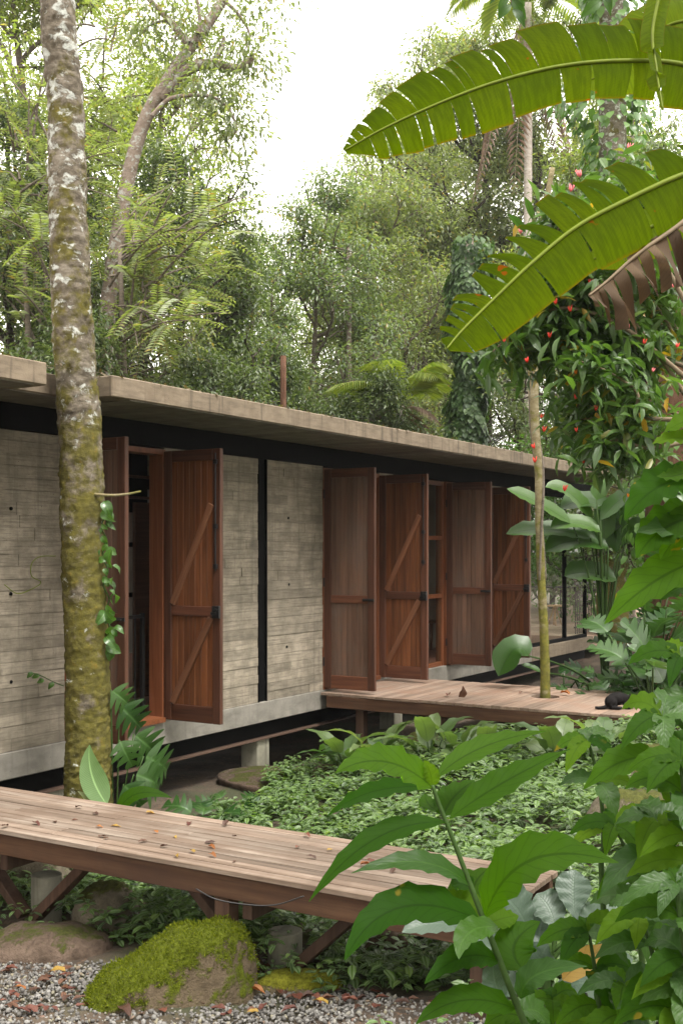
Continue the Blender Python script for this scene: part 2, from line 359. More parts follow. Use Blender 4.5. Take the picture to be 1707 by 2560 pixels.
# shutter doors: local hinge at the origin, x = width (sign s), outer face -y
def shutter(hx, s, ang, seed, inner_seen):
    rr = random.Random(seed); W, H, T = .655, 2.48, .046; st = .088
    f = MB()
    for a, b in ((0, st), (W - st, W)): f.box((min(s * a, s * b), -T / 2, 0), (max(s * a, s * b), T / 2, H))
    o = f.build('shutter_door', M['stile'], house, np.array([hx, YF - .015, .022]) - HP, (0, 0, ang), bevel=.005)
    for z0, z1 in ((0, .15), (.965, 1.055), (H - .1, H)):
        a, b = s * (st + .001), s * (W - st - .001); MB().box((min(a, b), -T / 2 + .0015, z0), (max(a, b), T / 2 - .0015, z1)).build('rail', M['rail'], o, bevel=.004)
    n = 7; w = (W - 2 * st) / n
    for (z0, z1) in ((.151, .964), (1.056, H - .101)):
        for k in range(n):
            a, b = s * (st + k * w + .0015), s * (st + (k + 1) * w - .0015)
            bd = MB().box((-abs(b - a) / 2, -.011, z0), (abs(b - a) / 2, .011, z1)).build('board', M['door_in' if inner_seen else 'door_out'], o, ((a + b) / 2, rr.uniform(-.0015, .0015), 0), bevel=.0035)
    if inner_seen:
        for (x0, z0, x1, z1) in ((.105, .16, .55, .955), (.105, 1.07, .555, 1.98)):
            p, q = np.array([s * x0, 0, z0]), np.array([s * x1, 0, z1]); L = np.linalg.norm(q - p); ang2 = math.atan2(q[2] - p[2], q[0] - p[0])
            MB().box((-L / 2, -.011, -.033), (L / 2, .011, .033)).build('brace', M['brace'], o, ((p[0] + q[0]) / 2, .0225, (p[2] + q[2]) / 2), (0, -ang2, 0), bevel=.004)
        b = MB(); xb = s * (W - .045); b.tube([(xb, .034, 1.38), (xb, .034, 2.44)], .007, 8)
        for z in (1.42, 1.78, 2.36): b.box((xb - .02, .0235, z - .02), (xb + .02, .046, z + .02))
        b.build('bolt', M['iron'], o)
        l = MB(); l.box((xb - .05, .0235, .955), (xb + .03, .05, 1.065)); l.box((xb - .02, .05, .985), (xb + .04, .062, 1.01)); l.tube([(xb - .02, .05, 1.035), (xb - .02, .085, 1.035), (xb - .06, .085, 1.035)], .008, 8); l.build('latch', M['iron'], o, bevel=.003)
    else:
        l = MB(); xb = s * (W - .05); l.box((xb - .1, -.034, .995), (xb + .05, -.0235, 1.025)); l.tube([(xb - .06, -.03, 1.01), (xb - .06, -.06, 1.01), (xb + .04, -.06, 1.01)], .007, 8); l.build('latch', M['iron'], o)
    h = MB()
    for z in (.3, 1.2, 2.2): h.tube([(0, -.024, z - .05), (0, -.024, z + .05)], .009, 8)
    h.build('hinge', M['iron'], o)
    return o
angs = [(-91, 89.5), (-90, 90.5), (-89.5, 90)]
for i, ((a0, a1), (gl, gr)) in enumerate(zip(OPEN, angs)):
    shutter(a0 + .02, 1, R(gl), 20 + i, False); shutter(a1 - .01, -1, R(gr), 30 + i, True)
# fixed glazing beside the second opening
def glazed(x0, x1, y, bars, posts, mat='frame', z0=.0, z1=2.52, w=.05, parent=house):
    f = MB()
    for p in posts: f.box(np.array((p, y, z0)) - HP, np.array((p + w, y + .07, z1)) - HP)
    fr = f.build('window', M[mat], parent, bevel=.003)
    for z in bars:
        for k in range(len(posts) - 1): sub('transom', fr, (posts[k] + w + .001, y + .004, z), (posts[k + 1] - .001, y + .066, z + .055), mat)
    for k in range(len(posts) - 1):
        for j in range(len(bars) - 1): sub('pane', fr, (posts[k] + w + .002, y + .03, bars[j] + .056), (posts[k + 1] - .002, y + .036, bars[j + 1] - .001), 'glass')
glazed(12.72, 14.2, YF + .02, (.0, .93, 1.72, 2.465), (12.722, 13.42, 14.16))
# glass room at the end
glazed(17.36, 20.2, YF + .05, (.0, 2.485), (17.362, 19.08, 20.14), 'black', .0, 2.54, .045)
# rear openings: shutters and glazing partly seen through the doors
glazed(10.6, 13.4, 11.95, (.0, .93, 1.72, 2.465), (10.6, 11.3, 12.0, 12.7, 13.35), 'frame')
glazed(6.8, 9.6, 11.95, (.0, .93, 1.72, 2.465), (6.81, 7.5, 8.2, 8.9, 9.54), 'frame')  # unseen glazing, added to let daylight into the first room
hb('rear_beam', (1.5, 11.88, 2.53), (20.2, 12.06, 2.752), 'black')
# room behind the first opening: inner screen with bars, steel railing, glass
for zz in (1.62, 1.08): hb('cross_bar', (7.05, 8.3, zz), (9.9, 8.34, zz + .05), 'black')
hb('screen_panel', (9.38, 8.22, 0), (9.94, 8.26, 2.1), 'brace'); hb('screen_panel', (7.05, 8.5, 2.0), (9.9, 8.54, 2.7), 'black')
for zz in (2.15, 2.38): hb('cross_bar', (7.05, 8.44, zz), (9.9, 8.49, zz + .03), 'frame')
rl = MB()
rl.box(np.array((7.06, YF + .19, .955)) - HP, np.array((8.22, YF + .23, .985)) - HP); rl.box(np.array((7.06, YF + .19, .08)) - HP, np.array((8.22, YF + .23, .1)) - HP)
rail_o = rl.build('railing', M['iron'], house)
for k in range(12): sub('baluster', rail_o, (7.1 + k * .1, YF + .203, .1), (7.112 + k * .1, YF + .215, .955), 'iron')
sub('baluster', rail_o, (8.19, YF + .19, .0), (8.22, YF + .225, 1.0), 'iron')

# ------------------------------------------------------------------ near boardwalk (planks run along y)
walk = empty('boardwalk', (5, 4, -.6), 'raised plank boardwalk of weathered brown timber crossing the garden, littered with leaves', 'boardwalk')
WP = np.array([5, 4, -.6]); X0, X1, Y0, Y1 = 4.6, 5.43, 2.02, 7.6
n = 11; w = (X1 - X0) / n
for k in range(n):
    ys = [Y0 + random.uniform(-.006, .006)] + sorted(random.uniform(3.0, 6.6) for _ in range(1)) + [Y1]
    for j in range(2):
        L = ys[j + 1] - ys[j] - .003; zt = random.uniform(-.003, .003)
        MB().box((-w / 2 + .003, -L / 2, -.028), (w / 2 - .003, L / 2, 0)).build('plank', M['deck'], walk, np.array([X0 + (k + .5) * w, ys[j] + L / 2, zt]) - WP, (0, random.uniform(-.004, .004), random.uniform(-.0006, .0006)), bevel=.003)
for xx in (X0 + .03, X0 + .38, X1 - .08):
    MB().box((-.022, Y0 + .01 - 4, -.062), (.022, Y1 - 4, .062)).build('beam', M['beam'], walk, (xx + .022 - 5, 0, -.0945 + .6), bevel=.004)
for yy in (2.05, 3.35, 5.08, 6.6): MB().box((-.34, -.03, -.05), (.34, .03, .05)).build('cross_beam', M['darkwood'], walk, np.array([5.02, yy + .02, -.21]) - WP, bevel=.004)
for (px_, xx, zt, zb) in ((117, 5.0, -.357, -.66), (713, 5.0, -.40, -.62)):
    t = (px_ - CX) / F_PX; d = xx / (FW[0] + RT[0] * t); yy = d * (FW[1] + RT[1] * t)
    pts = np.array([(0, 0, zb - .25), (0, 0, zb), (0, 0, zt - .004), (0, 0, zt)])
    MB().tube(pts, [.095, .092, .09, .082], 28).build('pillar', M['post'], walk, np.array([xx, yy, 0]) - WP, smooth=False)
    for s in (-1, 1):
        MB().bar((0, 0, 0), (0, s * .46, .42), .055, .085, (1, 0, 0)).build('strut', M['darkwood'], walk, np.array([xx - .13, yy + s * .045, zt - .22]) - WP, bevel=.004)
for (px_, xx, wd) in ((567, 4.7, .045), (1195, 4.72, .03)):
    t = (px_ - CX) / F_PX; d = xx / (FW[0] + RT[0] * t); yy = d * (FW[1] + RT[1] * t)
    MB().box((-wd, -wd, -.9), (wd, wd, -.16)).build('post', M['darkwood'], walk, np.array([xx, yy, 0]) - WP, bevel=.004)

# ------------------------------------------------------------------ far deck (planks run along x) with a hole for the slender tree
deck = empty('timber_deck', (11.9, 4.2, -.4), 'wide timber deck before the shutter doors, with a slender tree growing through it', 'deck')
DP = np.array([11.9, 4.2, -.4]); HC = (11.92, 4.575); HR = .155; y = .6; DX0, DX1 = 10.95, 12.78; ZT = -.02
while y < 6.86:
    wd = .105; y1 = min(y + wd - .004, 6.87); xa, xb = DX0 + random.uniform(-.008, .008), DX1 + random.uniform(-.008, .008); zt = ZT + random.uniform(-.002, .002)
    cuts = []
    if y < HC[1] + HR and y1 > HC[1] - HR:
        yy = np.linspace(y, y1, 7); hw = np.sqrt(np.maximum(HR ** 2 - (yy - HC[1]) ** 2, 0))
        if hw.max() > 0:
            cuts.append([(xa, y), *[(HC[0] - h, q) for h, q in zip(hw, yy)], (xa, y1)]); cuts.append([(xb, y1), *[(HC[0] + h, q) for h, q in zip(hw[::-1], yy[::-1])], (xb, y)])
            if hw.min() <= 0: pass
    if not cuts: cuts = [[(xa, y), (xb, y), (xb, y1), (xa, y1)]]
    for poly in cuts:
        cxp = sum(p[0] for p in poly) / len(poly); cyp = (y + y1) / 2
        MB().prism([(p[0] - cxp, p[1] - cyp) for p in poly], -.03, 0).build('plank', M['deckx'], deck, np.array([cxp, cyp, zt]) - DP, bevel=.002 if len(poly) == 4 else 0)
    y += wd
for xx in (DX0 + .03, 11.85 - .35, 12.4, DX1 - .05):
    MB().box((-.025, -3.1, -.065), (.025, 2.6, .065)).build('beam', M['beam'], deck, np.array([xx, 4.2, ZT - .0975]) - DP, bevel=.004)
for yy in (1.2, 2.4, 3.9, 5.35, 6.4):
    for xx in (11.06, 12.6): MB().box((-.05, -.05, float(gz(xx, yy)) - .3), (.05, .05, ZT - .165)).build('post', M['darkwood'], deck, np.array([xx, yy, 0]) - DP, bevel=.005)
# glazed end room: deck-level terrace behind it
terr = tag(MB().box((20.45, 7.3, -.3), (34, 17, -.12)).build('terrace', M['deckx'], None, bevel=.01), 'pale terrace floor beyond the glass corner room', 'terrace', kind='structure')
# ------------------------------------------------------------------ leaf builders
def bez(p0, p1, p2, n):
    t = np.linspace(0, 1, n)[:, None]; p0, p1, p2 = (np.asarray(p, float) for p in (p0, p1, p2)); return (1 - t) ** 2 * p0 + 2 * t * (1 - t) * p1 + t * t * p2
PROF = {'ovate': lambda u: np.sin(np.pi * u ** .72) ** .8 * (1 - .12 * u), 'lance': lambda u: np.sin(np.pi * u ** .85) ** 1.05, 'oblong': lambda u: np.minimum(1, np.sin(np.pi * np.clip(u, 0, 1)) * 1.7) ** .75,
        'obovate': lambda u: np.sin(np.pi * u ** 1.5) ** .75}
def blade(C, Nh, width, prof='ovate', fold=.25, wave=0., wfreq=5, nv=4, seed=0, petiole=0.0, roll=0.):
    """leaf surface along the midrib points C, face towards Nh; returns V,F,UV"""
    C = np.asarray(C, float); n = len(C); u = np.linspace(0, 1, n); T = nz(np.gradient(C, axis=0)); Nh = np.broadcast_to(np.asarray(Nh, float), C.shape)
    S = nz(np.cross(T, Nh)); N = nz(np.cross(S, T)); w = PROF[prof](np.clip((u - petiole) / (1 - petiole), 0, 1)) * width / 2; w = np.maximum(w, width * .012)
    vv = np.linspace(-1, 1, 2 * nv // 2 + 1 + (nv % 2)); ph = seed * 1.7; V = []; UV = []
    for v in vv:
        lift = fold * abs(v) ** 1.2 * w + wave * width * np.sin(u * wfreq * 2 * np.pi + ph + (2.1 if v > 0 else 0)) * abs(v) ** 1.5 * np.clip(w / (width * .3), 0, 1)
        V.append(C + S * (w * v)[:, None] + N * lift[:, None]); UV.append(np.stack([u, np.full(n, .5 + v / 2)], -1))
    V = np.stack(V, 1).reshape(-1, 3); UV = np.stack(UV, 1).reshape(-1, 2); m = len(vv)
    i = np.arange(n * m).reshape(n, m); F = np.stack([i[:-1, :-1], i[:-1, 1:], i[1:, 1:], i[1:, :-1]], -1).reshape(-1, 4); return V, F, UV
def leaf_proto(L, W, prof, droop=.25, fold=.22, wave=0., wfreq=4, n=9, nv=4, seed=0, petiole=0., rise=.12):
    """leaf lying along +y, face +z"""
    return blade(bez((0, 0, 0), (0, L * .5, L * rise * 2), (0, L, -L * droop), n), (0, 0, 1), W, prof, fold, wave, wfreq, nv, seed, petiole)
def lobed(L, W, nl=6, cut=.35, droop=.3, gap=.3, seed=0, sweep=.5, prof='ovate', fold=.12, petiole=0.):
    """split leaf (monstera, philodendron): a body along the midrib and free fingers"""
    rr = np.random.default_rng(seed); C = bez((0, 0, 0), (0, L * .5, L * .15), (0, L, -L * droop), 24); u = np.linspace(0, 1, 24); V = []; F = []; UV = []
    def cpt(q): return np.array([np.interp(q, u, C[:, k]) for k in range(3)])
    wf = lambda q: PROF[prof](np.clip(q, .0, 1)) * W / 2
    def addg(G, Q):
        b = sum(len(v) for v in V); n, m, _ = G.shape; V.append(G.reshape(-1, 3)); UV.append(Q.reshape(-1, 2)); i = np.arange(n * m).reshape(n, m) + b
        F.append(np.stack([i[:-1, :-1], i[1:, :-1], i[1:, 1:], i[:-1, 1:]], -1).reshape(-1, 4))
    edges = np.linspace(.06 + petiole, 1.0, nl + 1)
    for s in (-1, 1):
        for k in range(nl):
            a, b = edges[k], edges[k + 1]; G = np.zeros((6, 4, 3)); Q = np.zeros((6, 4, 2)); mid = (a + b) / 2; full = wf(min(mid * .9 + .05, .97)) * rr.uniform(.88, 1.1)
            for i_, r in enumerate(np.linspace(0, 1, 6)):
                for j_, q in enumerate(np.linspace(0, 1, 4)):
                    sh = 0 if r < cut else gap * (r - cut) / (1 - cut) * .5; tip = 1 - .75 * max(0, (r - .7) / .3) ** 1.5
                    qq = .5 + (q - .5) * (1 - 2 * sh) * tip; uu = a + (b - a) * qq; c0 = cpt(min(1, uu)); x = s * full * r; sw = sweep * full * r * (.4 + .6 * r)
                    G[i_, j_] = c0 + np.array([x, sw, fold * abs(x) - .35 * droop * abs(x) * r]); Q[i_, j_] = (uu, .5 + s * .5 * r)
            if s < 0: G = G[:, ::-1]; Q = Q[:, ::-1]
            addg(G, Q)
    return np.concatenate(V), np.concatenate(F), np.concatenate(UV)
def leafobj(name, VFU, mat, parent=None): V, F, UV = VFU; return ob(name, mesh(name, V, F, M[mat], True, UV), parent)
def frame_from(y, z):
    y = nz(y); x = nz(np.cross(y, z)); z = np.cross(x, y); return np.stack([x, y, z], 1)
def put(o, p, y, z, s=1.0):
    A = frame_from(y, z); m = Matrix(((A[0][0] * s, A[0][1] * s, A[0][2] * s, p[0]), (A[1][0] * s, A[1][1] * s, A[1][2] * s, p[1]), (A[2][0] * s, A[2][1] * s, A[2][2] * s, p[2]), (0, 0, 0, 1)))
    o.matrix_basis = m; return o
LT4 = (np.array([(0, 0, 0), (.5, .45, .1), (0, 1, -.1), (-.5, .45, .1)]), np.array([(0, 1, 2), (0, 2, 3)]))
LT6 = (np.array([(0, 0, 0), (.38, .25, .08), (.42, .6, .06), (0, 1, -.12), (-.42, .6, .06), (-.38, .25, .08), (0, .3, 0), (0, .65, .0)]),
       np.array([(0, 1, 6), (1, 2, 7), (1, 7, 6), (2, 3, 7), (0, 6, 5), (6, 7, 4), (6, 4, 5), (7, 3, 4)]))
def leaves(P, Y, Z, L, asp, tmpl=LT4, uv=False):
    """many leaves as one soup: P base points, Y directions, Z faces, L lengths"""
    T, Fq = tmpl; N = len(P); Y = nz(Y); X = nz(np.cross(Y, Z)); Z = np.cross(X, Y); L = np.broadcast_to(np.asarray(L, float), (N,)); asp = np.broadcast_to(np.asarray(asp, float), (N,))
    V = P[:, None] + L[:, None, None] * ((T[:, 0][None, :, None] * asp[:, None, None]) * X[:, None] + T[:, 1][None, :, None] * Y[:, None] + T[:, 2][None, :, None] * Z[:, None])
    F = (Fq[None] + (np.arange(N) * len(T))[:, None, None]).reshape(-1, 3)
    if uv: return V.reshape(-1, 3), F, np.tile(np.stack([T[:, 1], .5 + T[:, 0]], -1), (N, 1))
    return V.reshape(-1, 3), F
def rdir(n): return nz(rng.normal(size=(n, 3)))

# ------------------------------------------------------------------ leaf materials
M['lf_mid'] = leafmat('forest_leaves_grey_green', (.10, .13, .062), (.22, .245, .13), .45, .4, old=(.3, .2, .04))
M['lf_light'] = leafmat('forest_leaves_light_green', (.12, .16, .05), (.255, .28, .11), .48, .42, old=(.3, .22, .03))
M['lf_dark'] = leafmat('forest_leaves_dark_green', (.05, .078, .034), (.125, .155, .07), .38, .36)
M['lf_olive'] = leafmat('feathery_leaves_olive', (.12, .15, .065), (.23, .26, .12), .42, .36, old=(.26, .17, .05))
M['lf_blue'] = leafmat('forest_leaves_blue_green', (.09, .13, .075), (.19, .23, .13), .45, .36, old=(.25, .16, .04))
M['lf_ivy'] = leafmat('ivy_leaves', (.03, .07, .02), (.08, .14, .038), .35, .45)
M['lf_vine'] = leafmat('climber_leaves', (.045, .105, .018), (.1, .19, .04), .42, .35)
M['lf_palm'] = leafmat('palm_leaflets', (.12, .17, .03), (.24, .27, .06), .4, .4)
M['lf_deadpalm'] = leafmat('dry_palm_leaflets', (.16, .11, .08), (.3, .22, .16), .25, .7, tcol=(1.1, .9, .7))
M['lf_shrub'] = leafmat('flowering_shrub_leaves', (.035, .075, .018), (.09, .16, .04), .38, .3, vein=.4, old=(.4, .22, .02))
# ------------------------------------------------------------------ bark
def barkmat(name, dark, mid, light, lichen=None, moss=None, moss_h=None, vscale=1.0, fib=False):
    a = NT(name); p = a.new('NewGeometry').outputs['Position']; mp = a.new('Mapping'); mp.inputs['Scale'].default_value = (14, 14, 2) if fib else (5, 5, 9); a.l(p, mp.inputs[0])
    n1 = a.noise(mp.outputs[0], 1.6 * vscale, 8, .72, .3); n2 = a.noise(p, 55, 6, .75)
    c = a.ramp(n1, [(.3, dark), (.52, mid), (.75, light)])
    if moss:
        mn = a.noise(p, 5.5, 5, .65); sx = a.new('SeparateXYZ'); a.l(p, sx.inputs[0]); hz_ = a.step(sx.outputs[2], moss_h[1], moss_h[0]); f = a.step(a.math('ADD', mn, a.math('MULTIPLY', hz_, .22)), .5, .66)
        c = a.mix(a.math('MULTIPLY', f, .9), c, a.ramp(a.noise(p, 18, 4), [(.3, tuple(v * .5 for v in moss)), (.6, moss), (.8, (moss[0] * 1.7, moss[1] * 1.25, moss[2]))]))
    if lichen:
        mp3 = a.new('Mapping'); mp3.inputs['Scale'].default_value = (8, 8, 11); a.l(p, mp3.inputs[0]); ln = a.noise(mp3.outputs[0], .95, 6, .68, .3)
        sx2 = a.new('SeparateXYZ'); a.l(p, sx2.inputs[0]); up_ = a.step(sx2.outputs[2], .5, 5.0)
        f = a.step(a.math('ADD', ln, a.math('MULTIPLY', up_, .1)), .62, .71); c = a.mix(f, c, a.ramp(n2, [(.3, tuple(v * .75 for v in lichen)), (.7, lichen)]))
    a.col(c).rough(.9); a.b.inputs['Specular IOR Level'].default_value = .2; a.bump(a.math('ADD', n1, a.math('MULTIPLY', n2, .7)), .8, .02); return a.m
M['bark_main'] = barkmat('mossy_lichen_bark', (.05, .04, .028), (.15, .125, .095), (.29, .255, .21), (.5, .51, .47), (.105, .092, .012), (-.6, 6.0))
M['bark_pink'] = barkmat('pale_pink_bark', (.1, .075, .06), (.2, .155, .125), (.3, .25, .21), (.36, .36, .33))
M['bark_grey'] = barkmat('grey_bark', (.07, .058, .045), (.14, .115, .09), (.22, .19, .16))
M['bark_dark'] = barkmat('dark_branch_bark', (.025, .02, .016), (.055, .043, .034), (.09, .075, .06))
M['bark_red'] = barkmat('red_brown_fibrous_bark', (.05, .025, .015), (.11, .055, .033), (.17, .095, .06), None, None, None, 1, True)
M['bark_slim'] = barkmat('slender_mossy_bark', (.11, .085, .045), (.2, .165, .09), (.3, .27, .19), None, (.14, .135, .02), (-.1, 2.6))
M['bark_palm'] = barkmat('ringed_palm_bark', (.2, .17, .14), (.34, .3, .26), (.46, .42, .37))

# ------------------------------------------------------------------ forest trees
def grow(seed, H, r0, z0, spread, nb=9, lean=(0, 0), lev=2, up=.35, sides=7, trunk_pts=None):
    """trunk and limbs as one tube mesh; returns V,F and twig points"""
    rr = np.random.default_rng(seed); mb = MB(); tips = []
    if trunk_pts is None:
        m = 9; t = np.linspace(0, 1, m); wob = np.cumsum(rr.normal(size=(m, 2)) * .025 * H / 4, axis=0); wob[0] = 0
        TP = np.stack([lean[0] * t ** 1.3 + wob[:, 0], lean[1] * t ** 1.3 + wob[:, 1], H * .93 * t], -1)
    else: TP = np.asarray(trunk_pts, float)
    TP = smooth_path(TP, 4); m = len(TP); mb.tube(TP, np.linspace(r0, r0 * .22, m), 10)
    def limb(p, d, L, r, lv):
        k = 6; P = [p]; dd = nz(d)
        for i in range(k): dd = nz(dd + rr.normal(size=3) * .17 + np.array([0, 0, up * .18])); P.append(P[-1] + dd * L / k)
        P = np.array(P); mb.tube(P, np.linspace(r, max(.006, r * .3), k + 1), sides if lv == lev else 4, False)
        if lv == 0: tips.extend(P[2:]); return
        for i in range(rr.integers(4, 7)):
            q = rr.uniform(.3, 1); pt = P[min(k, int(q * k))]; nd = nz(nz(d) * .6 + nz(rr.normal(size=3)) * .85 + np.array([0, 0, .12])); limb(pt, nd, L * rr.uniform(.4, .62), r * .5, lv - 1)
        tips.extend(P[-2:])
    zs = TP[:, 2]; zt = zs[-1]
    for i in range(nb):
        f = (i + rr.uniform(.2, .8)) / nb; z = z0 + (zt - z0) * f; j = min(m - 1, int(np.searchsorted(zs, z))); az = i * 2.4 + rr.uniform(-.4, .4)
        L = spread * (1.05 - .55 * f) * rr.uniform(.75, 1.15); limb(TP[j], np.array([math.cos(az), math.sin(az), .25 + .7 * f]), L, r0 * (.5 - .3 * f), lev)
    limb(TP[-1], np.array([0, 0, 1.0]), spread * .5, r0 * .2, max(0, lev - 1))
    return mb, np.array(tips)
def crown(tips, n, rc, L, asp=.42, droop=.35, flat=.6, tmpl=LT4, keep=None):
    N = n; c = tips[rng.integers(0, len(tips), N)]; off = rdir(N) * (rng.random((N, 1)) ** .5) * rc * np.array([1, 1, flat]); P = c + off
    Y = nz(off * 1.0 / rc + rdir(N) * .7 + np.array([0, 0, -droop])); Z = nz(rdir(N) * .55 + np.array([0, 0, 1.0]) + off / rc * .3); return leaves(P, Y, Z, L * rng.uniform(.7, 1.25, N), asp, tmpl)
PROTO = {}
def proto(key, seed, H, r0, z0, spread, n, rc, L, leaf, bark, **kw):
    ck = {k: kw.pop(k) for k in ('asp', 'droop', 'flat') if k in kw}
    mb, tips = grow(seed, H, r0, z0, spread, **kw); V, F = crown(tips, n, rc, L, **ck)
    PROTO[key] = (mesh('trunk', mb.V, mb.F, M[bark], True), mesh('crown', V, F, M[leaf]))
def tree(key, px, d, label, rot=0., s=1.0, zb=-1.1, name='forest_tree', group=None, sz=1.0):
    p = at_d(px, HY, d); t = empty(name, (p[0], p[1], zb), label, 'tree', group); t.rotation_euler = (0, 0, rot); t.scale = (s, s, s * sz)
    ob('trunk', PROTO[key][0], t); ob('crown', PROTO[key][1], t); return t
proto('round', 1, 11, .16, 4.0, 3.0, 21000, .5, .125, 'lf_blue', 'bark_grey', nb=13)
proto('round2', 2, 12, .18, 3.5, 3.3, 22000, .52, .125, 'lf_mid', 'bark_grey', nb=14)
proto('dark', 3, 11, .2, 2.6, 3.2, 23000, .52, .13, 'lf_dark', 'bark_dark', nb=15)
proto('light', 4, 13, .2, 4.5, 3.8, 20000, .55, .13, 'lf_light', 'bark_grey', nb=13)
proto('open', 5, 15, .24, 6.0, 4.2, 19000, .5, .14, 'lf_mid', 'bark_dark', nb=11)
proto('low', 6, 6.5, .1, 1.2, 2.4, 24000, .5, .12, 'lf_dark', 'bark_grey', nb=13)
proto('bush', 8, 5.2, .1, .6, 2.0, 9000, .5, .17, 'lf_vine', 'bark_dark', nb=13)
# middle group behind the roof
tree('round', 640, 27, 'blue-green round-crowned tree where the treetops dip lowest behind the roof', .4, .82)
tree('round', 790, 31, 'tall blue-green tree with fine leaves behind the roof beside the sky gap', 2.2, 1.05)
tree('round2', 930, 33, 'grey-green tree with tall crown rising under the drooping banana leaf tip', 1.1, 1.08)
tree('round2', 1075, 37, 'grey-green spreading tree left of the thin pale palm trunk', 3.6, 1.15)
tree('light', 1190, 42, 'pale yellow-green tree far behind the thin palm trunk', .3, 1.05)
tree('round2', 590, 36, 'grey-green tree far behind at the bottom of the sky gap', 2.7, 1.0)
tree('light', 860, 40, 'pale green tree filling the canopy behind the bare trunk', 1.7, 1.12)
tree('round', 1010, 43, 'blue-green tree filling the canopy behind the yellow-green palm', 3.9, 1.38)
tree('dark', 1120, 45, 'dark tree deep in the canopy behind the ivy-clad trunk', .6, 1.3)
tree('open', 1090, 47, 'towering hazy tree whose top shows above the upper banana leaf', 5.2, 1.45)
tree('low', 690, 27, 'small dark tree with dense leaves low behind the roof edge', .9, .95)
tree('low', 905, 27, 'small dark understorey tree behind the yellow-green palm', 2.9, .95)
tree('dark', 1300, 37, 'dark green tree behind the right end of the roof', 1.9, .85)
tree('open', 1210, 40, 'very tall hazy tree whose crown meets the sky above the banana leaf', 2.0, 1.32)
tree('open', 1420, 38, 'very tall tree behind the big lichen-spotted trunk', .5, 1.25)
tree('light', 1560, 26, 'yellow-green tree behind the flowering shrub', 4.0, .95)
tree('dark', 1640, 19, 'dark tree deep behind the red-brown trunk', 5.0, .8)
tree('bush', 1670, 23, 'bright green bush behind the red-brown trunk', .7, .95, -.2, 'bright_bush')
tree('bush', 1365, 33, 'green bush seen through the corner glass', 1.2, 1.0, -1.0, 'bright_bush')
tree('bush', 1425, 37, 'green bush beyond the terrace behind the stool', 3.2, 1.1, -1.0, 'bright_bush')
tree('bush', 1455, 31, 'green bush beyond the terrace railing', 5.2, .9, -.8, 'bright_bush')
tree('bush', 1500, 28, 'bright green bush beyond the end of the house', 2.7, 1.1, -.5, 'bright_bush')
# unseen trees added round the viewpoint to block low-angle light
for k, (ang, dd, key, s_, lab) in enumerate([(58, 13, 'dark', 1.0, 'unseen dark dense tree added at the clearing edge beyond the banana plant'), (88, 11, 'light', 1.0, 'unseen light-green tree added at the clearing edge behind the shrub thicket'), (112, 13, 'round2', 1.1, 'unseen grey-green tree added at the clearing edge facing the timber deck'), (140, 11, 'dark', 1.1, 'unseen dark dense tree added at the clearing edge facing the boardwalk'), (168, 13, 'open', .9, 'unseen tall open tree added at the clearing edge facing the glass room'), (196, 11, 'round', 1.1, 'unseen blue-green tree added at the clearing edge facing the house corner'), (226, 12, 'dark', 1.1, 'unseen dark dense tree added at the clearing edge facing the concrete wall'), (262, 13, 'light', 1.0, 'unseen light-green tree added beyond the blind end of the boardwalk')]):
    v = FW * math.cos(R(ang)) + RT * math.sin(R(ang)); t = empty('forest_tree', (v[0] * dd, v[1] * dd, -.4), lab, 'tree'); t.rotation_euler = (0, 0, k * 1.3); t.scale = (s_, s_, s_); ob('trunk', PROTO[key][0], t); ob('crown', PROTO[key][1], t)
# left group
tree('dark', 440, 26, 'dark dense tree whose crown slopes down into the sky gap', 1.3, 1.0)
tree('light', 130, 27, 'tall light-green tree behind the mossy trunk', .2, 1.28)
tree('light', 330, 30, 'light-green tree beside the leaning pink-barked tree', 3.0, 1.2)
tree('dark', 20, 22, 'dark tree behind the roof slab beyond the mossy trunk', 2.4, .95)
tree('round2', 290, 22, 'grey-green tree low behind the roof notch', 5.1, .72)
tree('low', 520, 21, 'small dark tree behind the roof with fern-like branches before it', 4.1, .85)
tree('low', 130, 19, 'small dark tree just over the roof beside the feathery branches', 3.3, .9)
# leaning tree with pink bark: trunk traced at its distance of 21 m
D_ = 21.0; base = at_d(300, 600, D_); base0 = at_d(240, HY, D_); lt = empty('leaning_tree', (base0[0], base0[1], -1.1), 'leaning pink-barked tree with crooked branches and sparse leaves against the sky', 'tree')
org = np.array([base0[0], base0[1], -1.1])
TP = [org, at_d(262, 900, D_), at_d(300, 560, D_), at_d(355, 320, D_), at_d(440, 170, D_), at_d(520, 60, D_ + .3), at_d(590, -60, D_ + .6), at_d(640, -200, D_ + 1)]
mb = MB(); mb.tube(smooth_path(np.array(TP) - org, 6), np.linspace(.17, .07, 43), 12); twp = []
def limb_px(pts, r0, r1, dd=0.):
    P = smooth_path(np.array([at_d(x, y, D_ + dd) for x, y in pts]) - org, 5); mb.tube(P, np.linspace(r0, r1, len(P)), 7, False); twp.append(P)
limb_px([(400, 245), (470, 175), (530, 160), (590, 170), (625, 150), (630, 135)], .12, .05); limb_px([(530, 160), (555, 120), (560, 95)], .06, .03)
limb_px([(380, 290), (430, 245), (520, 240), (570, 270), (592, 320), (585, 335)], .045, .012, -.5); limb_px([(520, 240), (560, 235), (580, 225)], .02, .01, -.5); limb_px([(480, 245), (495, 220), (500, 190)], .02, .01, -.5)
limb_px([(470, 110), (430, 60), (385, 10), (340, -40)], .08, .03); limb_px([(495, 85), (500, 40), (490, -20)], .05, .02); limb_px([(560, 0), (600, 40), (625, 90), (610, 130)], .04, .01, .3); limb_px([(440, 165), (470, 100), (520, 120)], .03, .01, .4)
limb_px([(600, -60), (650, -20), (680, 10)], .05, .015, .5); limb_px([(420, 50), (380, 60), (350, 90)], .03, .01)
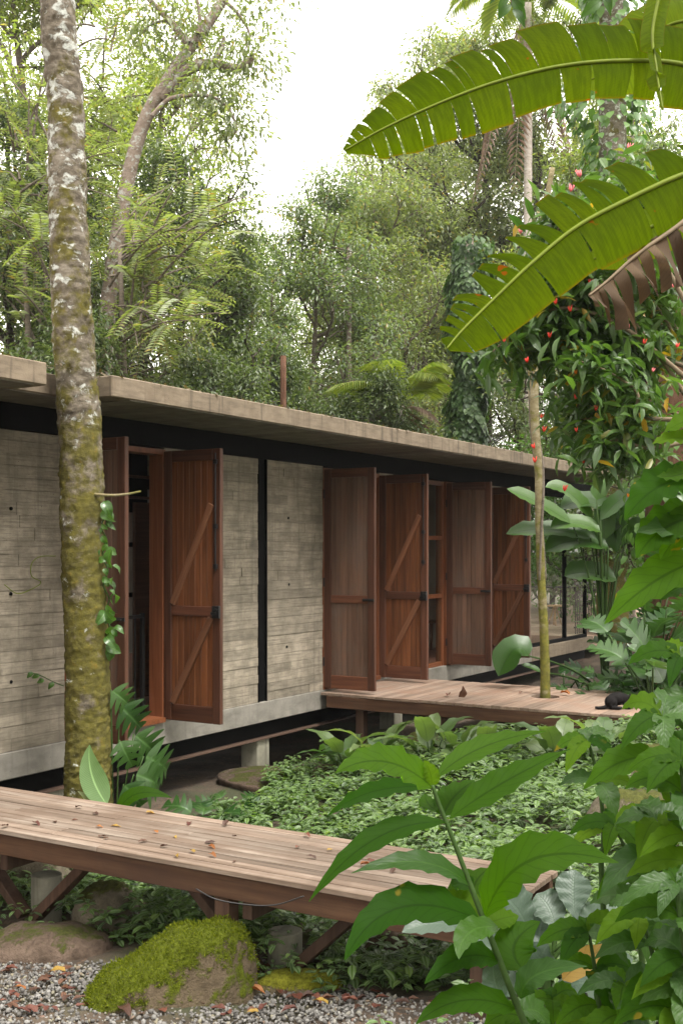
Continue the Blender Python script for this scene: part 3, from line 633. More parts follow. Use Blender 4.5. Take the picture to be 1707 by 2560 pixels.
mb.build('trunk', M['bark_pink'], lt, smooth=True)
tw = np.concatenate([p[4:] for p in twp[:1] + twp[5:]] + [p[8:] for p in twp[2:5]]); V1, F1 = crown(tw, 3400, .8, .14, .34, .5, .8); V2, F2 = crown(np.concatenate([p[-8:] for p in twp[2:5]]), 260, .3, .16, .3, .6, .8)
ob('crown', mesh('crown', np.concatenate([V1, V2]), np.concatenate([F1, F2 + len(V1)]), M['lf_mid']), lt)

# feathery trees: arching shoots with pinnate leaves
def frond_soup(tips, dirs, n_leaf=15, L=.5, ll=.07, asp=.26):
    Ps, Ys, Zs = [], [], []; st = MB()
    for p, d in zip(tips, dirs):
        d = nz(d); s = nz(np.cross(d, (0, 0, 1))); C = bez(p, p + d * L * .5 + np.array([0, 0, .05]), p + d * L + np.array([0, 0, -.12 * L]), n_leaf); Tn = nz(np.gradient(C, axis=0)); st.tube(C[::4], .004, 3, False)
        for sg in (-1, 1): Ps.append(C); Ys.append(nz(s * sg + Tn * .3)); Zs.append(np.tile(np.array([0, 0, 1.0]) - FW * rng.uniform(-.2, 1.1) + rng.normal(size=3) * .4, (n_leaf, 1)) + rng.normal(size=(n_leaf, 3)) * .15)
    P = np.concatenate(Ps); return leaves(P, np.concatenate(Ys), np.concatenate(Zs), ll * rng.uniform(.8, 1.2, len(P)), asp) + (st,)
def feathery(px0, d, shoots, label, nf=4, L=.8, ll=.14):
    b0 = at_d(px0, HY, d); o0 = np.array([b0[0], b0[1], -1.1]); t = empty('feathery_tree', o0, label, 'tree', 'feathery trees behind the roof'); mb = MB(); tips = []; dirs = []
    top = at_d(px0, 620, d) - o0; mb.tube(smooth_path([np.zeros(3), top * .5 + rng.normal(size=3) * .1, top], 5), np.linspace(.09, .04, 11), 8)
    for (x0, y0, x1, y1, dd) in shoots:
        p = at_d(x0, y0, d) - o0; q = at_d(x1, y1, d + dd) - o0; m_ = (p + q) / 2 + np.array([0, 0, .25]); C = bez(p, m_, q, 10); mb.tube(C, np.linspace(.025, .008, 10), 5, False); dr = nz(q - p)
        for k in range(nf):
            c = C[rng.integers(3, 10)]; tips.append(c); v_ = rdir(1)[0]; v_[2] *= .6; dirs.append(dr * .5 + v_ * 1.0)
    V, F, st = frond_soup(tips, dirs, 13, L, ll, .3); mb.build('trunk', M['bark_grey'], t, smooth=True); ob('crown', mesh('crown', V, F, M['lf_olive']), t); b_ = st.build('leaf_stalk', M['bark_slim'], t); b_['kind'] = 'stuff'; return t
sh = []
for k in range(34): y0 = rng.uniform(560, 900); sh.append((330 + rng.uniform(-60, 60), y0, rng.uniform(340, 620), y0 + rng.uniform(-190, 60), rng.uniform(-1.5, 1.5)))
feathery(300, 19.5, sh, 'feathery tree with arching fern-like branches right of the mossy trunk')
sh = [(90 + rng.uniform(-60, 60), (y0 := rng.uniform(330, 880)), rng.uniform(-60, 300), y0 + rng.uniform(-220, 40), rng.uniform(-1.5, 1.5)) for k in range(38)]
feathery(60, 19.5, sh, 'feathery tree with arching fern-like branches left of the mossy trunk')
sh = [(250 + rng.uniform(-80, 60), (y0 := rng.uniform(20, 560)), rng.uniform(60, 330), y0 + rng.uniform(-160, 60), rng.uniform(-1.5, 1.5)) for k in range(26)]
feathery(240, 22.5, sh, 'taller feathery tree before the leaning pink-barked tree')

# ivy column, bare trunks
def column_tree(name, px, d, top_py, r, label, bark, ivy=None, n=0, R_=.5, lo_py=1100, Ls=.13, bend=0.):
    p = at_d(px, HY, d); z1 = at_d(px, top_py, d)[2]; t = empty(name, (p[0], p[1], -1.0), label, 'tree'); zz = np.linspace(0, z1 + 1.0, 14); P = np.stack([bend * np.sin(zz * .55), bend * np.cos(zz * .4) - bend, zz], -1)
    MB().tube(P, np.linspace(r, r * .75, 14), 14).build('trunk', M[bark], t, smooth=True)
    if ivy:
        zl = max(0, at_d(px, lo_py, d)[2] + 1.0); a = rng.uniform(0, 6.28, n); zr = zl + (z1 + 1.0 - zl) * rng.beta(1, 1.25, n); taper = .6 + .3 * np.sin(zr * 2.1 + a) + .25 * np.sin(zr * 4.7 + 2 * a) * np.cos(zr * .9 + a); rad = r + R_ * taper * np.sqrt(rng.uniform(.15, 1, n)); cx = np.interp(zr, zz, P[:, 0]); cy = np.interp(zr, zz, P[:, 1])
        o3 = np.stack([np.cos(a), np.sin(a), np.zeros(n)], -1); Pp = np.stack([cx, cy, zr], -1) + o3 * rad[:, None]; V, F = leaves(Pp, o3 * .5 + np.array([0, 0, -.9]) + rdir(n) * .4, o3 + np.array([0, 0, .5]) + rdir(n) * .3, Ls * rng.uniform(.6, 1.3, n), .8, LT6); ob('foliage', mesh('foliage', V, F, M[ivy]), t)
    return t
column_tree('ivy_clad_tree', 1155, 30, 600, .2, 'trunk wrapped in dark green ivy behind the roof', 'bark_grey', 'lf_ivy', 6500, .5, 1150, .17, .12)
column_tree('bare_trunk', 872, 30.5, 620, .09, 'thin pale bare trunk among the trees above the roof', 'bark_pink')
column_tree('broken_trunk', 708, 22.6, 890, .08, 'short broken reddish trunk sticking up behind the roof', 'bark_red')
column_tree('lichen_trunk', 1530, 23, -300, .33, 'thick lichen-spotted trunk with climbing vines behind the banana leaves', 'bark_main', 'lf_vine', 2200, .9, 800, .2)
column_tree('fibrous_trunk', 1665, 14.5, 500, .3, 'massive red-brown fibrous trunk behind the shrubs', 'bark_red', 'lf_vine', 900, .35, 1500, .13)
# palms
def palm_fronds(t, o0, crown_p, n, L, mat, leaf_l, az=None, el=(.2, 1.2), droop=.5, nl=34, asp=.1, name='frond', seedv=0):
    for k in range(n):
        a = (k * 2.4 + rng.uniform(-.3, .3)) if az is None else az[k]; e = rng.uniform(*el); d = np.array([math.cos(a) * math.cos(e), math.sin(a) * math.cos(e), math.sin(e)]); Lk = L * rng.uniform(.8, 1.1); h = np.array([d[0], d[1], 0])
        C = bez(crown_p, crown_p + d * Lk * .55, crown_p + d * Lk * .6 + h * Lk * .4 + np.array([0, 0, -droop * Lk]), nl); Tn = nz(np.gradient(C, axis=0)); s = nz(np.cross(Tn, (0, 0, 1))); m = nl - 5; ln = leaf_l * np.sin(np.linspace(.5, 2.9, m)) * rng.uniform(.9, 1.1, m)
        Vs, Fs, b = [], [], 0
        for sg in (-1, 1):
            V, F = leaves(C[5:], s[5:] * sg + Tn[5:] * .6 + np.array([0, 0, -.35]), np.tile([0, 0, 1.0], (m, 1)), ln, asp); Vs.append(V); Fs.append(F + b); b += len(V)
        tv, tf = tube(C[::3], np.linspace(.02, .004, len(C[::3])), 4, False); tf = np.array([(q[0], q[1], q[2]) for q in tf] + [(q[0], q[2], q[3]) for q in tf]); Vs.append(tv); Fs.append(tf + b); ob(name, mesh(name, np.concatenate(Vs), np.concatenate(Fs), M[mat]), t)
p = at_d(1000, HY, 27); cz = at_d(1000, 1015, 27)[2]; o0 = np.array([p[0], p[1], -1.0]); t = empty('young_palm', o0, 'yellow-green palm with arching fronds just above the roof edge', 'palm')
MB().tube([(0, 0, 0), (0, .05, cz * .5), (0, 0, cz + 1.0)], [.13, .11, .09], 12).build('trunk', M['bark_palm'], t, smooth=True); palm_fronds(t, o0, np.array([0, 0, cz + 1.0]), 9, 2.6, 'lf_palm', .7, None, (.6, 1.4), .25, nl=28, asp=.055); palm_fronds(t, o0, np.array([0, 0, cz + .9]), 3, 1.2, 'lf_deadpalm', .4, None, (-.1, .4), .6, asp=.07)
p = at_d(1318, HY, 36); cz = at_d(1318, 10, 36)[2] + 1; t = empty('tall_palm', (p[0], p[1], -1.0), 'tall thin ringed palm trunk with dry hanging fronds', 'palm')
mb = MB(); zz = np.linspace(0, cz, 60); mb.tube(np.stack([.05 * np.sin(zz * .5), 0 * zz, zz], -1), .125 + .006 * (np.arange(60) % 2), 12); mb.build('trunk', M['bark_palm'], t, smooth=True)
palm_fronds(t, None, np.array([0, 0, cz]), 9, 4.6, 'lf_palm', 1.0, None, (.2, 1.2), .5); palm_fronds(t, None, np.array([0, 0, cz - .1]), 5, 4.4, 'lf_deadpalm', .7, [2.6, 2.2, 5.2, 5.8, 3.2], (-1.35, -1.15), .75, name='dry_frond')

# ------------------------------------------------------------------ humid air
a = NT('humid_air'); a.n.remove(a.b); pv = a.new('VolumePrincipled'); pv.inputs['Color'].default_value = (.95, .97, 1, 1); pv.inputs['Density'].default_value = .0004; pv.inputs['Anisotropy'].default_value = .3
a.l(pv.outputs[0], a.o.inputs['Volume'])
tag(MB().box((-420, -420, -4), (520, 520, 32)).build('haze', a.m), 'thin humid haze between the trees', 'haze', kind='stuff')
# ------------------------------------------------------------------ the mossy trunk in the roof notch
def fbm(p, s, o=4):
    return noise.fractal(Vector((p[0] * s, p[1] * s, p[2] * s)), 1.0, 2.0, o)
YT = 6.12
rows = [(-420, 80, 150), (0, 92, 170), (250, 110, 192), (500, 113, 200), (750, 121, 213), (1000, 136, 234), (1250, 142, 240), (1500, 150, 249), (1700, 151, 254), (1800, 150, 257), (1900, 146, 262), (2000, 134, 275)]
K = 2560 / 2352; P = []; Rr = []
for y, l, r in rows:
    c = at_y((l + r) / 2 * K, y * K, YT); d = np.dot(c - CAM, FW); P.append(c); Rr.append((r - l) * K / 2 * d / F_PX)
P = np.array(P[::-1]); Rr = np.array(Rr[::-1]); P[0][2] = -1.1
TC = smooth_path(P, 46); TR = np.interp(np.linspace(0, 1, len(TC)), np.linspace(0, 1, len(Rr)), Rr)
V, F = tube(TC, TR, 84, True); V = np.array(V)
ctr = np.repeat(TC, 84, axis=0); out_ = V - ctr; rad = np.linalg.norm(out_, axis=1, keepdims=True); out_ = out_ / rad
disp = np.array([.012 * fbm(v, 4, 3) + .007 * fbm((v[0] * 2, v[1] * 2, v[2] * 4), 6, 4) + .009 * fbm(v, 28, 4) for v in V]); V = V + out_ * disp[:, None]
tt = empty('mossy_tree', P[0], 'tall mossy trunk with white lichen patches rising through the roof notch', 'tree'); ob('trunk', mesh('trunk', V - P[0], F, M['bark_main'], True), tt)
def at_h(z): return np.array([np.interp(z, TC[:, 2], TC[:, k]) for k in range(3)]), float(np.interp(z, TC[:, 2], TR))
c, r = at_h(at_y(230, 1238, YT)[2]); tw_ = smooth_path([c + RT * r * .5 - FW * r * .7, c + RT * (r + .08) - FW * .1 - UP * .01, c + RT * (r + .2) - FW * .1, c + RT * (r + .3) - FW * .1 + UP * .02], 5)
m_ = MB(); m_.tube(tw_ - P[0], np.linspace(.014, .008, len(tw_)), 6); m_.build('broken_twig', M['bark_slim'], tt, smooth=True)
# slender tree through the deck
SP = np.array([at_z(1362, 1740, -.6), at_z(1362, 1737, -.02)]); dS = float(np.dot(SP[1] - CAM, FW)); path = [SP[1] + (0, 0, -.5), SP[1]] + [at_d(x, y, dS) for x, y in ((1360, 1600), (1352, 1450), (1347, 1300), (1345, 1180), (1336, 1060), (1332, 960), (1334, 880), (1345, 760), (1350, 600), (1380, 420))]
rS = np.array([.058, .056, .05, .046, .043, .043, .05, .06, .055, .04, .035, .03]) ; st = empty('slender_tree', path[0], 'slender mossy tree growing up through a round hole in the deck', 'tree'); SPt = smooth_path(path, 8)
V, F = tube(SPt, np.interp(np.linspace(0, 1, len(SPt)), np.linspace(0, 1, 12), rS), 20); V = np.array(V); V += np.array([[.004 * fbm(v, 9, 4), .004 * fbm(v + 5, 9, 4), 0] for v in V]); ob('trunk', mesh('trunk', V - path[0], F, M['bark_slim'], True), st)
for (off, ph) in ((.05, 0), (.045, 2)):
    hp = [np.array(SPt[i]) - path[0] + off * 1.05 * np.array([math.cos(i * .13 + ph), math.sin(i * .13 + ph), 0]) for i in range(24, 72, 2)]; m_ = MB(); m_.tube(smooth_path(hp, 3), .014, 6); m_.build('liana', M['bark_grey'], st, smooth=True)

# ------------------------------------------------------------------ rocks
def mossmat(name, rock1, rock2, moss, amount):
    a = NT(name); g = a.new('NewGeometry'); p = g.outputs['Position']; s = a.new('SeparateXYZ'); a.l(g.outputs['Normal'], s.inputs[0]); n1 = a.noise(p, 6, 5, .65); n2 = a.noise(p, 45, 5, .7); n3 = a.noise(p, 130, 3, .7)
    c = a.mix(a.step(n1, .35, .65), rock1, rock2); c = a.mix(a.math('MULTIPLY', a.step(n2, .5, .7), .4), c, tuple(v * .5 for v in rock1)); f = a.step(a.math('ADD', a.math('MULTIPLY', s.outputs[2], .42), a.math('ADD', n1, a.math('MULTIPLY', n2, .25))), amount, amount + .12)
    mc = a.ramp(n2, [(.3, tuple(v * .45 for v in moss)), (.5, moss), (.7, tuple(v * 1.45 for v in moss))]); a.col(a.mix(f, c, mc)).rough(.95); a.b.inputs['Specular IOR Level'].default_value = .15
    a.bump(a.math('ADD', a.math('MULTIPLY', n3, a.math('ADD', f, .25)), a.math('MULTIPLY', n2, .8)), .9, .02); return a.m
M['rock_moss'] = mossmat('moss_covered_stone', (.1, .075, .048), (.17, .13, .085), (.095, .115, .009), .68)
M['rock_flat'] = mossmat('flat_moss_stone', (.13, .1, .06), (.22, .18, .12), (.2, .2, .02), .62)
M['rock_brown'] = mossmat('brown_stone', (.06, .042, .03), (.14, .1, .075), (.06, .065, .015), .98)
M['rock_bed'] = mossmat('garden_stone', (.09, .075, .052), (.17, .145, .105), (.08, .085, .02), .88)
def rock(p, rx, ry, h, label, mat, yaw=0., seed=0, prof=None, sink=.08, amp=.12, n=40, m=26, name='rock'):
    """closed stone; prof gives the height along its long axis"""
    V = []; off = seed * 13.7
    for i in range(n + 1):
        s = -1 + 2 * i / n; e = math.sqrt(max(0, 1 - abs(s) ** 2.6)); hh = h * (prof(s) if prof else e)
        for j in range(m):
            a = 2 * math.pi * j / m; ca, sa = math.cos(a), math.sin(a); y = ry * e * np.sign(ca) * abs(ca) ** .75; z = hh * np.sign(sa) * abs(sa) ** .7 if sa > 0 else sink * sa * 2
            v = np.array([rx * s, y, z]); q = v + off; k = amp * min(rx, h) * (fbm(q, 2.2 / max(rx, .2), 4) + .35 * fbm(q, 9 / max(rx, .2), 3)); nrm = nz(np.array([s * .6, y / ry, max(z, 0) / h + .1])); V.append(v + nrm * k)
    F = [(i * m + j, i * m + (j + 1) % m, (i + 1) * m + (j + 1) % m, (i + 1) * m + j) for i in range(n) for j in range(m)] + [tuple(range(m - 1, -1, -1)), tuple(n * m + j for j in range(m))]
    o = ob(name, mesh(name, V, F, M[mat], True), None, p, (0, 0, yaw)); tag(o, label, 'rock'); return o
YS = YAW - R(90)          # yaw that lays local x along the picture's right
pr = np.array([(-1, .0), (-.9, .2), (-.6, .44), (-.3, .66), (-.05, .78), (.05, .9), (.3, 1.0), (.62, 1.0), (.85, .86), (.95, .62), (1, .2)])
pm = at_z(420, 2508, -.6); big = rock(pm + FW * .05, .43, .24, .355, 'large boulder thickly covered in yellow-green moss on the gravel', 'rock_moss', YS + R(14), 1, lambda s: float(np.interp(s, pr[:, 0], pr[:, 1])), amp=.1, n=80, m=52)
pm = at_z(745, 2462, -.58); rock(pm, .23, .1, .07, 'low flat mossy stone half sunk in gravel beside the round pillar', 'rock_flat', YS, 2)
pm = at_z(972, 2408, -.57); rock(pm + FW * .1, .135, .11, .17, 'smooth brown round stone at the edge of the gravel', 'rock_brown', YS + .1, 3, lambda s: max(0, 1 - abs(s + .2) ** 2.2 * .8) ** .6, amp=.06)
pm = at_z(85, 2420, -.66); rock(pm + FW * .22, .38, .24, .15, 'broad pinkish brown rock below the round pillar', 'rock_brown', YS, 4, amp=.14)
pm = at_z(225, 2380, -.64); rock(pm + FW * .45, .2, .2, .26, 'dark stone leaning beside the left round pillar', 'rock_bed', YS, 5)
pm = at_z(20, 2290, -.7); rock(pm + FW * .6, .3, .3, .3, 'pale boulder behind the timber strut', 'rock_bed', YS, 6)
for i, (px, py, d, rx, h, lab, mt) in enumerate([(1590, 1985, 7.6, .36, .3, 'large mossy boulder half hidden behind the shrub leaves', 'rock_bed'), (1660, 1870, 9.2, .5, .35, 'pale mossy boulder beyond the ground-cover bed', 'rock_bed'), (1085, 1845, 11.6, .28, .2, 'mossy stone below the deck edge among broad leaves', 'rock_bed'), (1010, 1880, 11.3, .3, .16, 'grey stone below the deck beside the broad-leaved plants', 'rock_brown'), (830, 1900, 11.0, .3, .12, 'flat stone at the foot of the broad-leaved plants', 'rock_brown'), (1060, 1840, 11.9, .26, .3, 'upright stone block under the deck', 'rock_bed'), (700, 1935, 11.3, .7, .045, 'flat rock ledge beside the concrete post', 'rock_brown')]):
    p = at_d(px, py, d); p[2] = float(gz(p[0], p[1])) + .01; rock(p, rx, rx * .7, h, lab, mt, YS + i * .4, 20 + i)

M['moss'] = leafmat('moss_tufts', (.06, .08, .006), (.16, .18, .015), .35, .9, spec=.05)
bme = big.data; vc = np.array([v.co[:] for v in bme.vertices]); vn_ = np.array([v.normal[:] for v in bme.vertices]); ok_ = np.where((vn_[:, 2] + .35 * np.array([fbm(v, 5, 3) for v in vc]) > .25) & (vc[:, 2] > .03))[0]; pk = rng.choice(ok_, 9000); nm = 9000
V, F = leaves(vc[pk] + rng.normal(size=(nm, 3)) * .006, vn_[pk] + rdir(nm) * .7, rdir(nm), .014 * rng.uniform(.6, 1.4, nm), .35); ob('moss', mesh('moss', V, F, M['moss']), big, kind='stuff')
V, F = leaves(ROOF_LITTER + 0, rdir(len(ROOF_LITTER)) * [1, 1, .35], np.array([0, 0, 1.0]) + rdir(len(ROOF_LITTER)) * .5, rng.uniform(.02, .06, len(ROOF_LITTER)), .5, LT6); M['litter'] = leafmat('roof_litter', (.04, .03, .018), (.12, .09, .05), .2, .8, old=(.06, .1, .02))
tag(ob('roof_litter', mesh('roof_litter', V, F, M['litter'])), 'dead leaves and moss crumbs along the roof edge', 'leaf litter', kind='stuff')
# ------------------------------------------------------------------ gravel (past counting)
ICO_V = []; ph_ = (1 + 5 ** .5) / 2
for a_, b_ in ((1, ph_), (-1, ph_), (1, -ph_), (-1, -ph_)): ICO_V += [(0, a_, b_), (a_, b_, 0), (b_, 0, a_)]
ICO_V = nz(np.array(ICO_V)); bm_ = bmesh.new(); [bm_.verts.new(v) for v in ICO_V]; bmesh.ops.convex_hull(bm_, input=bm_.verts); bm_.verts.index_update(); ICO_F = np.array([[v.index for v in f.verts] for f in bm_.faces]); ICO_V = np.array([v.co[:] for v in bm_.verts]); bm_.free()
def stones(N, xs, ys, smin, smax, keep):
    x = rng.uniform(*xs, N * 3); y = rng.uniform(*ys, N * 3); k = keep(x, y); x, y = x[k][:N], y[k][:N]; n = len(x); s = rng.uniform(smin, smax, n) * rng.uniform(.6, 1.1, n)
    J = ICO_V[None] * (1 + rng.normal(size=(n, 12, 1)) * .2) * (s[:, None] * rng.uniform([.8, .55, .45], [1.3, .95, .8], (n, 3)))[:, None]; q = nz(rng.normal(size=(n, 4))); w_, i_, j_, k_ = q.T
    Rm = np.stack([1 - 2 * (j_ ** 2 + k_ ** 2), 2 * (i_ * j_ - k_ * w_), 2 * (i_ * k_ + j_ * w_), 2 * (i_ * j_ + k_ * w_), 1 - 2 * (i_ ** 2 + k_ ** 2), 2 * (j_ * k_ - i_ * w_), 2 * (i_ * k_ - j_ * w_), 2 * (j_ * k_ + i_ * w_), 1 - 2 * (i_ ** 2 + j_ ** 2)], -1).reshape(n, 3, 3)
    Vv = np.einsum('nij,nkj->nki', Rm, J) + np.stack([x, y, gz(x, y) + rng.uniform(-.002, .022, n)], -1)[:, None]; return Vv.reshape(-1, 3), (ICO_F[None] + (np.arange(n) * 12)[:, None, None]).reshape(-1, 3)
a = NT('gravel_stone'); r_ = a.irand(); p = a.new('NewGeometry').outputs['Position']; c = a.ramp(r_, [(0, (.08, .074, .068)), (.3, (.12, .112, .104)), (.6, (.165, .158, .148)), (.85, (.23, .22, .207)), (.95, (.2, .18, .12)), (1, (.15, .09, .065))]); n2 = a.noise(p, 90, 3, .7); c = a.mix(a.math('MULTIPLY', a.step(n2, .45, .7), .55), c, (.12, .11, .1)); a.col(c).rough(.9); a.bump(n2, .6, .006); M['gravel'] = a.m
V, F = stones(30000, (2.6, 5.15), (1.2, 6.4), .007, .0165, lambda x, y: (x - .25 * np.sin(y * 2.3) < 4.85 - .12 * (y - 3)))
tag(ob('gravel', mesh('gravel', V, F, M['gravel'])), 'grey crushed stone gravel in the foreground', 'gravel', kind='stuff')

# ------------------------------------------------------------------ ground cover (striped leaves, past counting)
M['pilea'] = leafmat('striped_ground_cover', (.02, .055, .008), (.11, .2, .03), .36, .3, vein=.3, stripe=(.22, .28, .18), vfreq=7, old=(.2, .3, .05), spec=.6)
def cover(N, keep, Lr=(.04, .075), hr=(.06, .2), seed=0, xs=(4.7, 11), ys=(.6, 6.5)):
    x = rng.uniform(*xs, N * 4); y = rng.uniform(*ys, N * 4); k = keep(x, y); x, y = x[k][:N], y[k][:N]; n = len(x); m = 6; hgt = rng.uniform(*hr, n) + .05 * np.sin(x * 3.1 + 1) * np.sin(y * 2.7); tops = np.stack([x, y, gz(x, y) + hgt], -1); Ps, Ys, Zs, Ls = [], [], [], []
    for j in range(m):
        lv = j // 2; az = rng.uniform(0, 6.28, n) if j == 0 else az + (np.pi if j % 2 else np.pi / 2 + .3); tilt = rng.uniform(-.25, .35, n) - lv * .12; L = rng.uniform(*Lr, n) * (.65 + .2 * lv); dd = np.stack([np.cos(az), np.sin(az), tilt], -1)
        Ps.append(tops - np.array([0, 0, .018]) * lv + dd * .006); Ys.append(dd); Zs.append(np.tile([0, 0, 1.0], (n, 1)) + rng.normal(size=(n, 3)) * .22); Ls.append(L)
    return leaves(np.concatenate(Ps), np.concatenate(Ys), np.concatenate(Zs), np.concatenate(Ls), .56, LT6, True)
def bed(x, y): return (y < 6.35 - .28 * np.maximum(0, 9.6 - x) * (x > 6.2) + .12 * np.sin(x * 5)) & (x > 5.05 + .12 * np.sin(y * 4)) & (x < 10.95) & (np.sin(x * 4.1 + 1.3 * np.sin(y * 3.7)) * np.sin(y * 4.9 + 1.1 * np.sin(x * 2.9)) > -.72)
def under(x, y): return (x > 4.72 + .16 * np.sin(y * 3.3)) & (x < 5.6) & (y > 1.7)
V, F, UV = cover(7000, bed, (.06, .112), (.05, .22)); tag(ob('ground_cover', mesh('ground_cover', V, F, M['pilea'], True, UV)), 'dense bed of silver-striped green ground-cover leaves between boardwalk and deck', 'ground cover', kind='stuff')
V, F, UV = cover(1300, under, (.05, .09), (.03, .26)); tag(ob('ground_cover', mesh('ground_cover_shaded', V, F, M['pilea'], True, UV)), 'shaded ground-cover leaves growing below the boardwalk', 'ground cover', kind='stuff')
V, F, UV = cover(1800, lambda x, y: (y < 2.6 - .35 * (x - 3)) | ((x > 5.0) & (y < 2.1)), (.05, .09), (.05, .3), xs=(2.2, 8), ys=(-1, 2.6)); tag(ob('ground_cover', mesh('ground_cover_front', V, F, M['pilea'], True, UV)), 'ground-cover leaves at the foot of the foreground shrub', 'ground cover', kind='stuff')
# ------------------------------------------------------------------ plant materials
M['fg'] = leafmat('foreground_shrub_leaf', (.019, .068, .0014), (.06, .135, .005), .68, .6, vein=.45, vfreq=10, tcol=(2.0, 2.1, .35), island=False, spec=.15, spots=(.16, .13, .012))
M['fg_young'] = leafmat('young_shrub_leaf', (.065, .14, .005), (.1, .18, .008), .65, .6, vein=.3, vfreq=9, tcol=(1.7, 1.8, .3), island=False, spec=.12)
M['fg_dull'] = leafmat('dull_shrub_leaf', (.022, .065, .006), (.045, .105, .012), .45, .42, vein=-.12, vfreq=10, island=False, spec=.3)
M['glauc'] = leafmat('glaucous_broad_leaf', (.035, .062, .04), (.058, .09, .058), .2, .4, vein=-.1, vfreq=16, island=False, spec=.45)
M['banana'] = leafmat('banana_leaf', (.055, .098, .0012), (.08, .125, .0018), .8, .7, vein=.4, vfreq=70, tcol=(2.0, 1.85, .2), spots=(.2, .06, .006), spec=.05)
M['banana_new'] = leafmat('young_banana_leaf', (.095, .15, .008), (.11, .165, .01), .75, .6, vein=.2, vfreq=70, tcol=(1.7, 1.65, .3), spec=.1)
M['banana_dry'] = leafmat('dry_banana_leaf', (.045, .027, .014), (.11, .072, .04), .25, .95, vein=.6, vfreq=60, tcol=(1.1, .85, .6))
M['midrib'] = plain('leaf_midrib', (.1, .13, .008), .6, 0, .15, 20)
M['stem'] = plain('green_stem', (.03, .06, .012), .6, 0, .2, 30)
M['stem_brown'] = plain('woody_stem', (.16, .12, .075), .8, 0, .3, 30)
M['helic'] = leafmat('heliconia_leaf', (.022, .07, .009), (.06, .13, .018), .38, .34, vein=.3, vfreq=28, island=False, spec=.4)
M['monst'] = leafmat('split_leaf', (.016, .05, .01), (.045, .1, .02), .28, .3, vein=-.25, vfreq=8, island=False, spec=.45)
M['lily'] = leafmat('broad_ribbed_leaf', (.06, .12, .035), (.16, .22, .085), .35, .33, vein=.35, vfreq=12, island=False, spec=.6, old=(.3, .3, .15))
M['calathea'] = leafmat('ribbed_pale_leaf', (.13, .22, .085), (.16, .25, .1), .35, .3, vein=-.6, vfreq=26, island=False)
M['ivy_leaf'] = leafmat('creeper_leaf', (.04, .1, .016), (.085, .18, .03), .35, .3, vein=-.25, vfreq=5, island=False, spec=.7)
M['hang'] = leafmat('overhead_leaf', (.03, .075, .012), (.05, .11, .02), .45, .4, vein=.4, island=False)
M['red'] = plain('red_flower', (.62, .035, .02), .5, 0, .4)
M['pinkf'] = plain('pink_flower', (.7, .16, .18), .5, 0, .4)
M['orange'] = plain('orange_flower', (.85, .25, .01), .5, 0, .4)
# ------------------------------------------------------------------ foreground shrub: leaves traced on its stem, 2.4 m from the lens
def leaf_px(par, org, b, c, t, wpx, d, mat, dt=0., prof='ovate', face=(0, 0), fold=.2, wave=.085, seed=0, wf=5.5, n=16, nv=6):
    """b base, c control and t tip pixel at distance d (tip dt further); face = lean of the leaf's face (up, away)"""
    A = at_d(*b, d); B = at_d(*c, d + dt * .5); C_ = at_d(*t, d + dt); pts = bez(A, B, C_, n); Nh = -FW * .62 + UP * .75 + UP * face[0] + FW * face[1]; o = leafobj('leaf', blade(pts - org, Nh, wpx * 1.12 * d / F_PX, prof, fold, wave, wf, nv, seed), mat, par); return o
Z5 = lambda x, y: (760 + .604 * x, 1700 + .604 * y)
def traced(name, label, stem, d, L, cat='shrub', rs=(.004, .009), base_z=None):
    pts = [at_d(*q, d) for q in stem]; end = pts[-1].copy(); end[2] = float(gz(end[0], end[1])) - .03; org = end.copy(); e = empty(name, org, label, cat); path = smooth_path(pts + [(pts[-1] + end) / 2 + RT * .03, end], 6) - org
    m_ = MB(); m_.tube(path, np.linspace(rs[0], rs[1], len(path)), 8); m_.build('stem', M['stem'], e, smooth=True)
    for k, q in enumerate(L): leaf_px(e, org, q[0], q[1], q[2], q[3], d + (q[6] if len(q) > 6 else 0), q[4] if len(q) > 4 else 'fg', q[5] if len(q) > 5 else 0., *( [q[7]] if len(q) > 7 else []), seed=k)
    return e, org
S1 = [Z5(530, 435), Z5(560, 520), Z5(600, 620), Z5(650, 750), Z5(695, 870), Z5(745, 1000), Z5(800, 1140), Z5(850, 1270), Z5(910, 1420), Z5(960, 1560)]
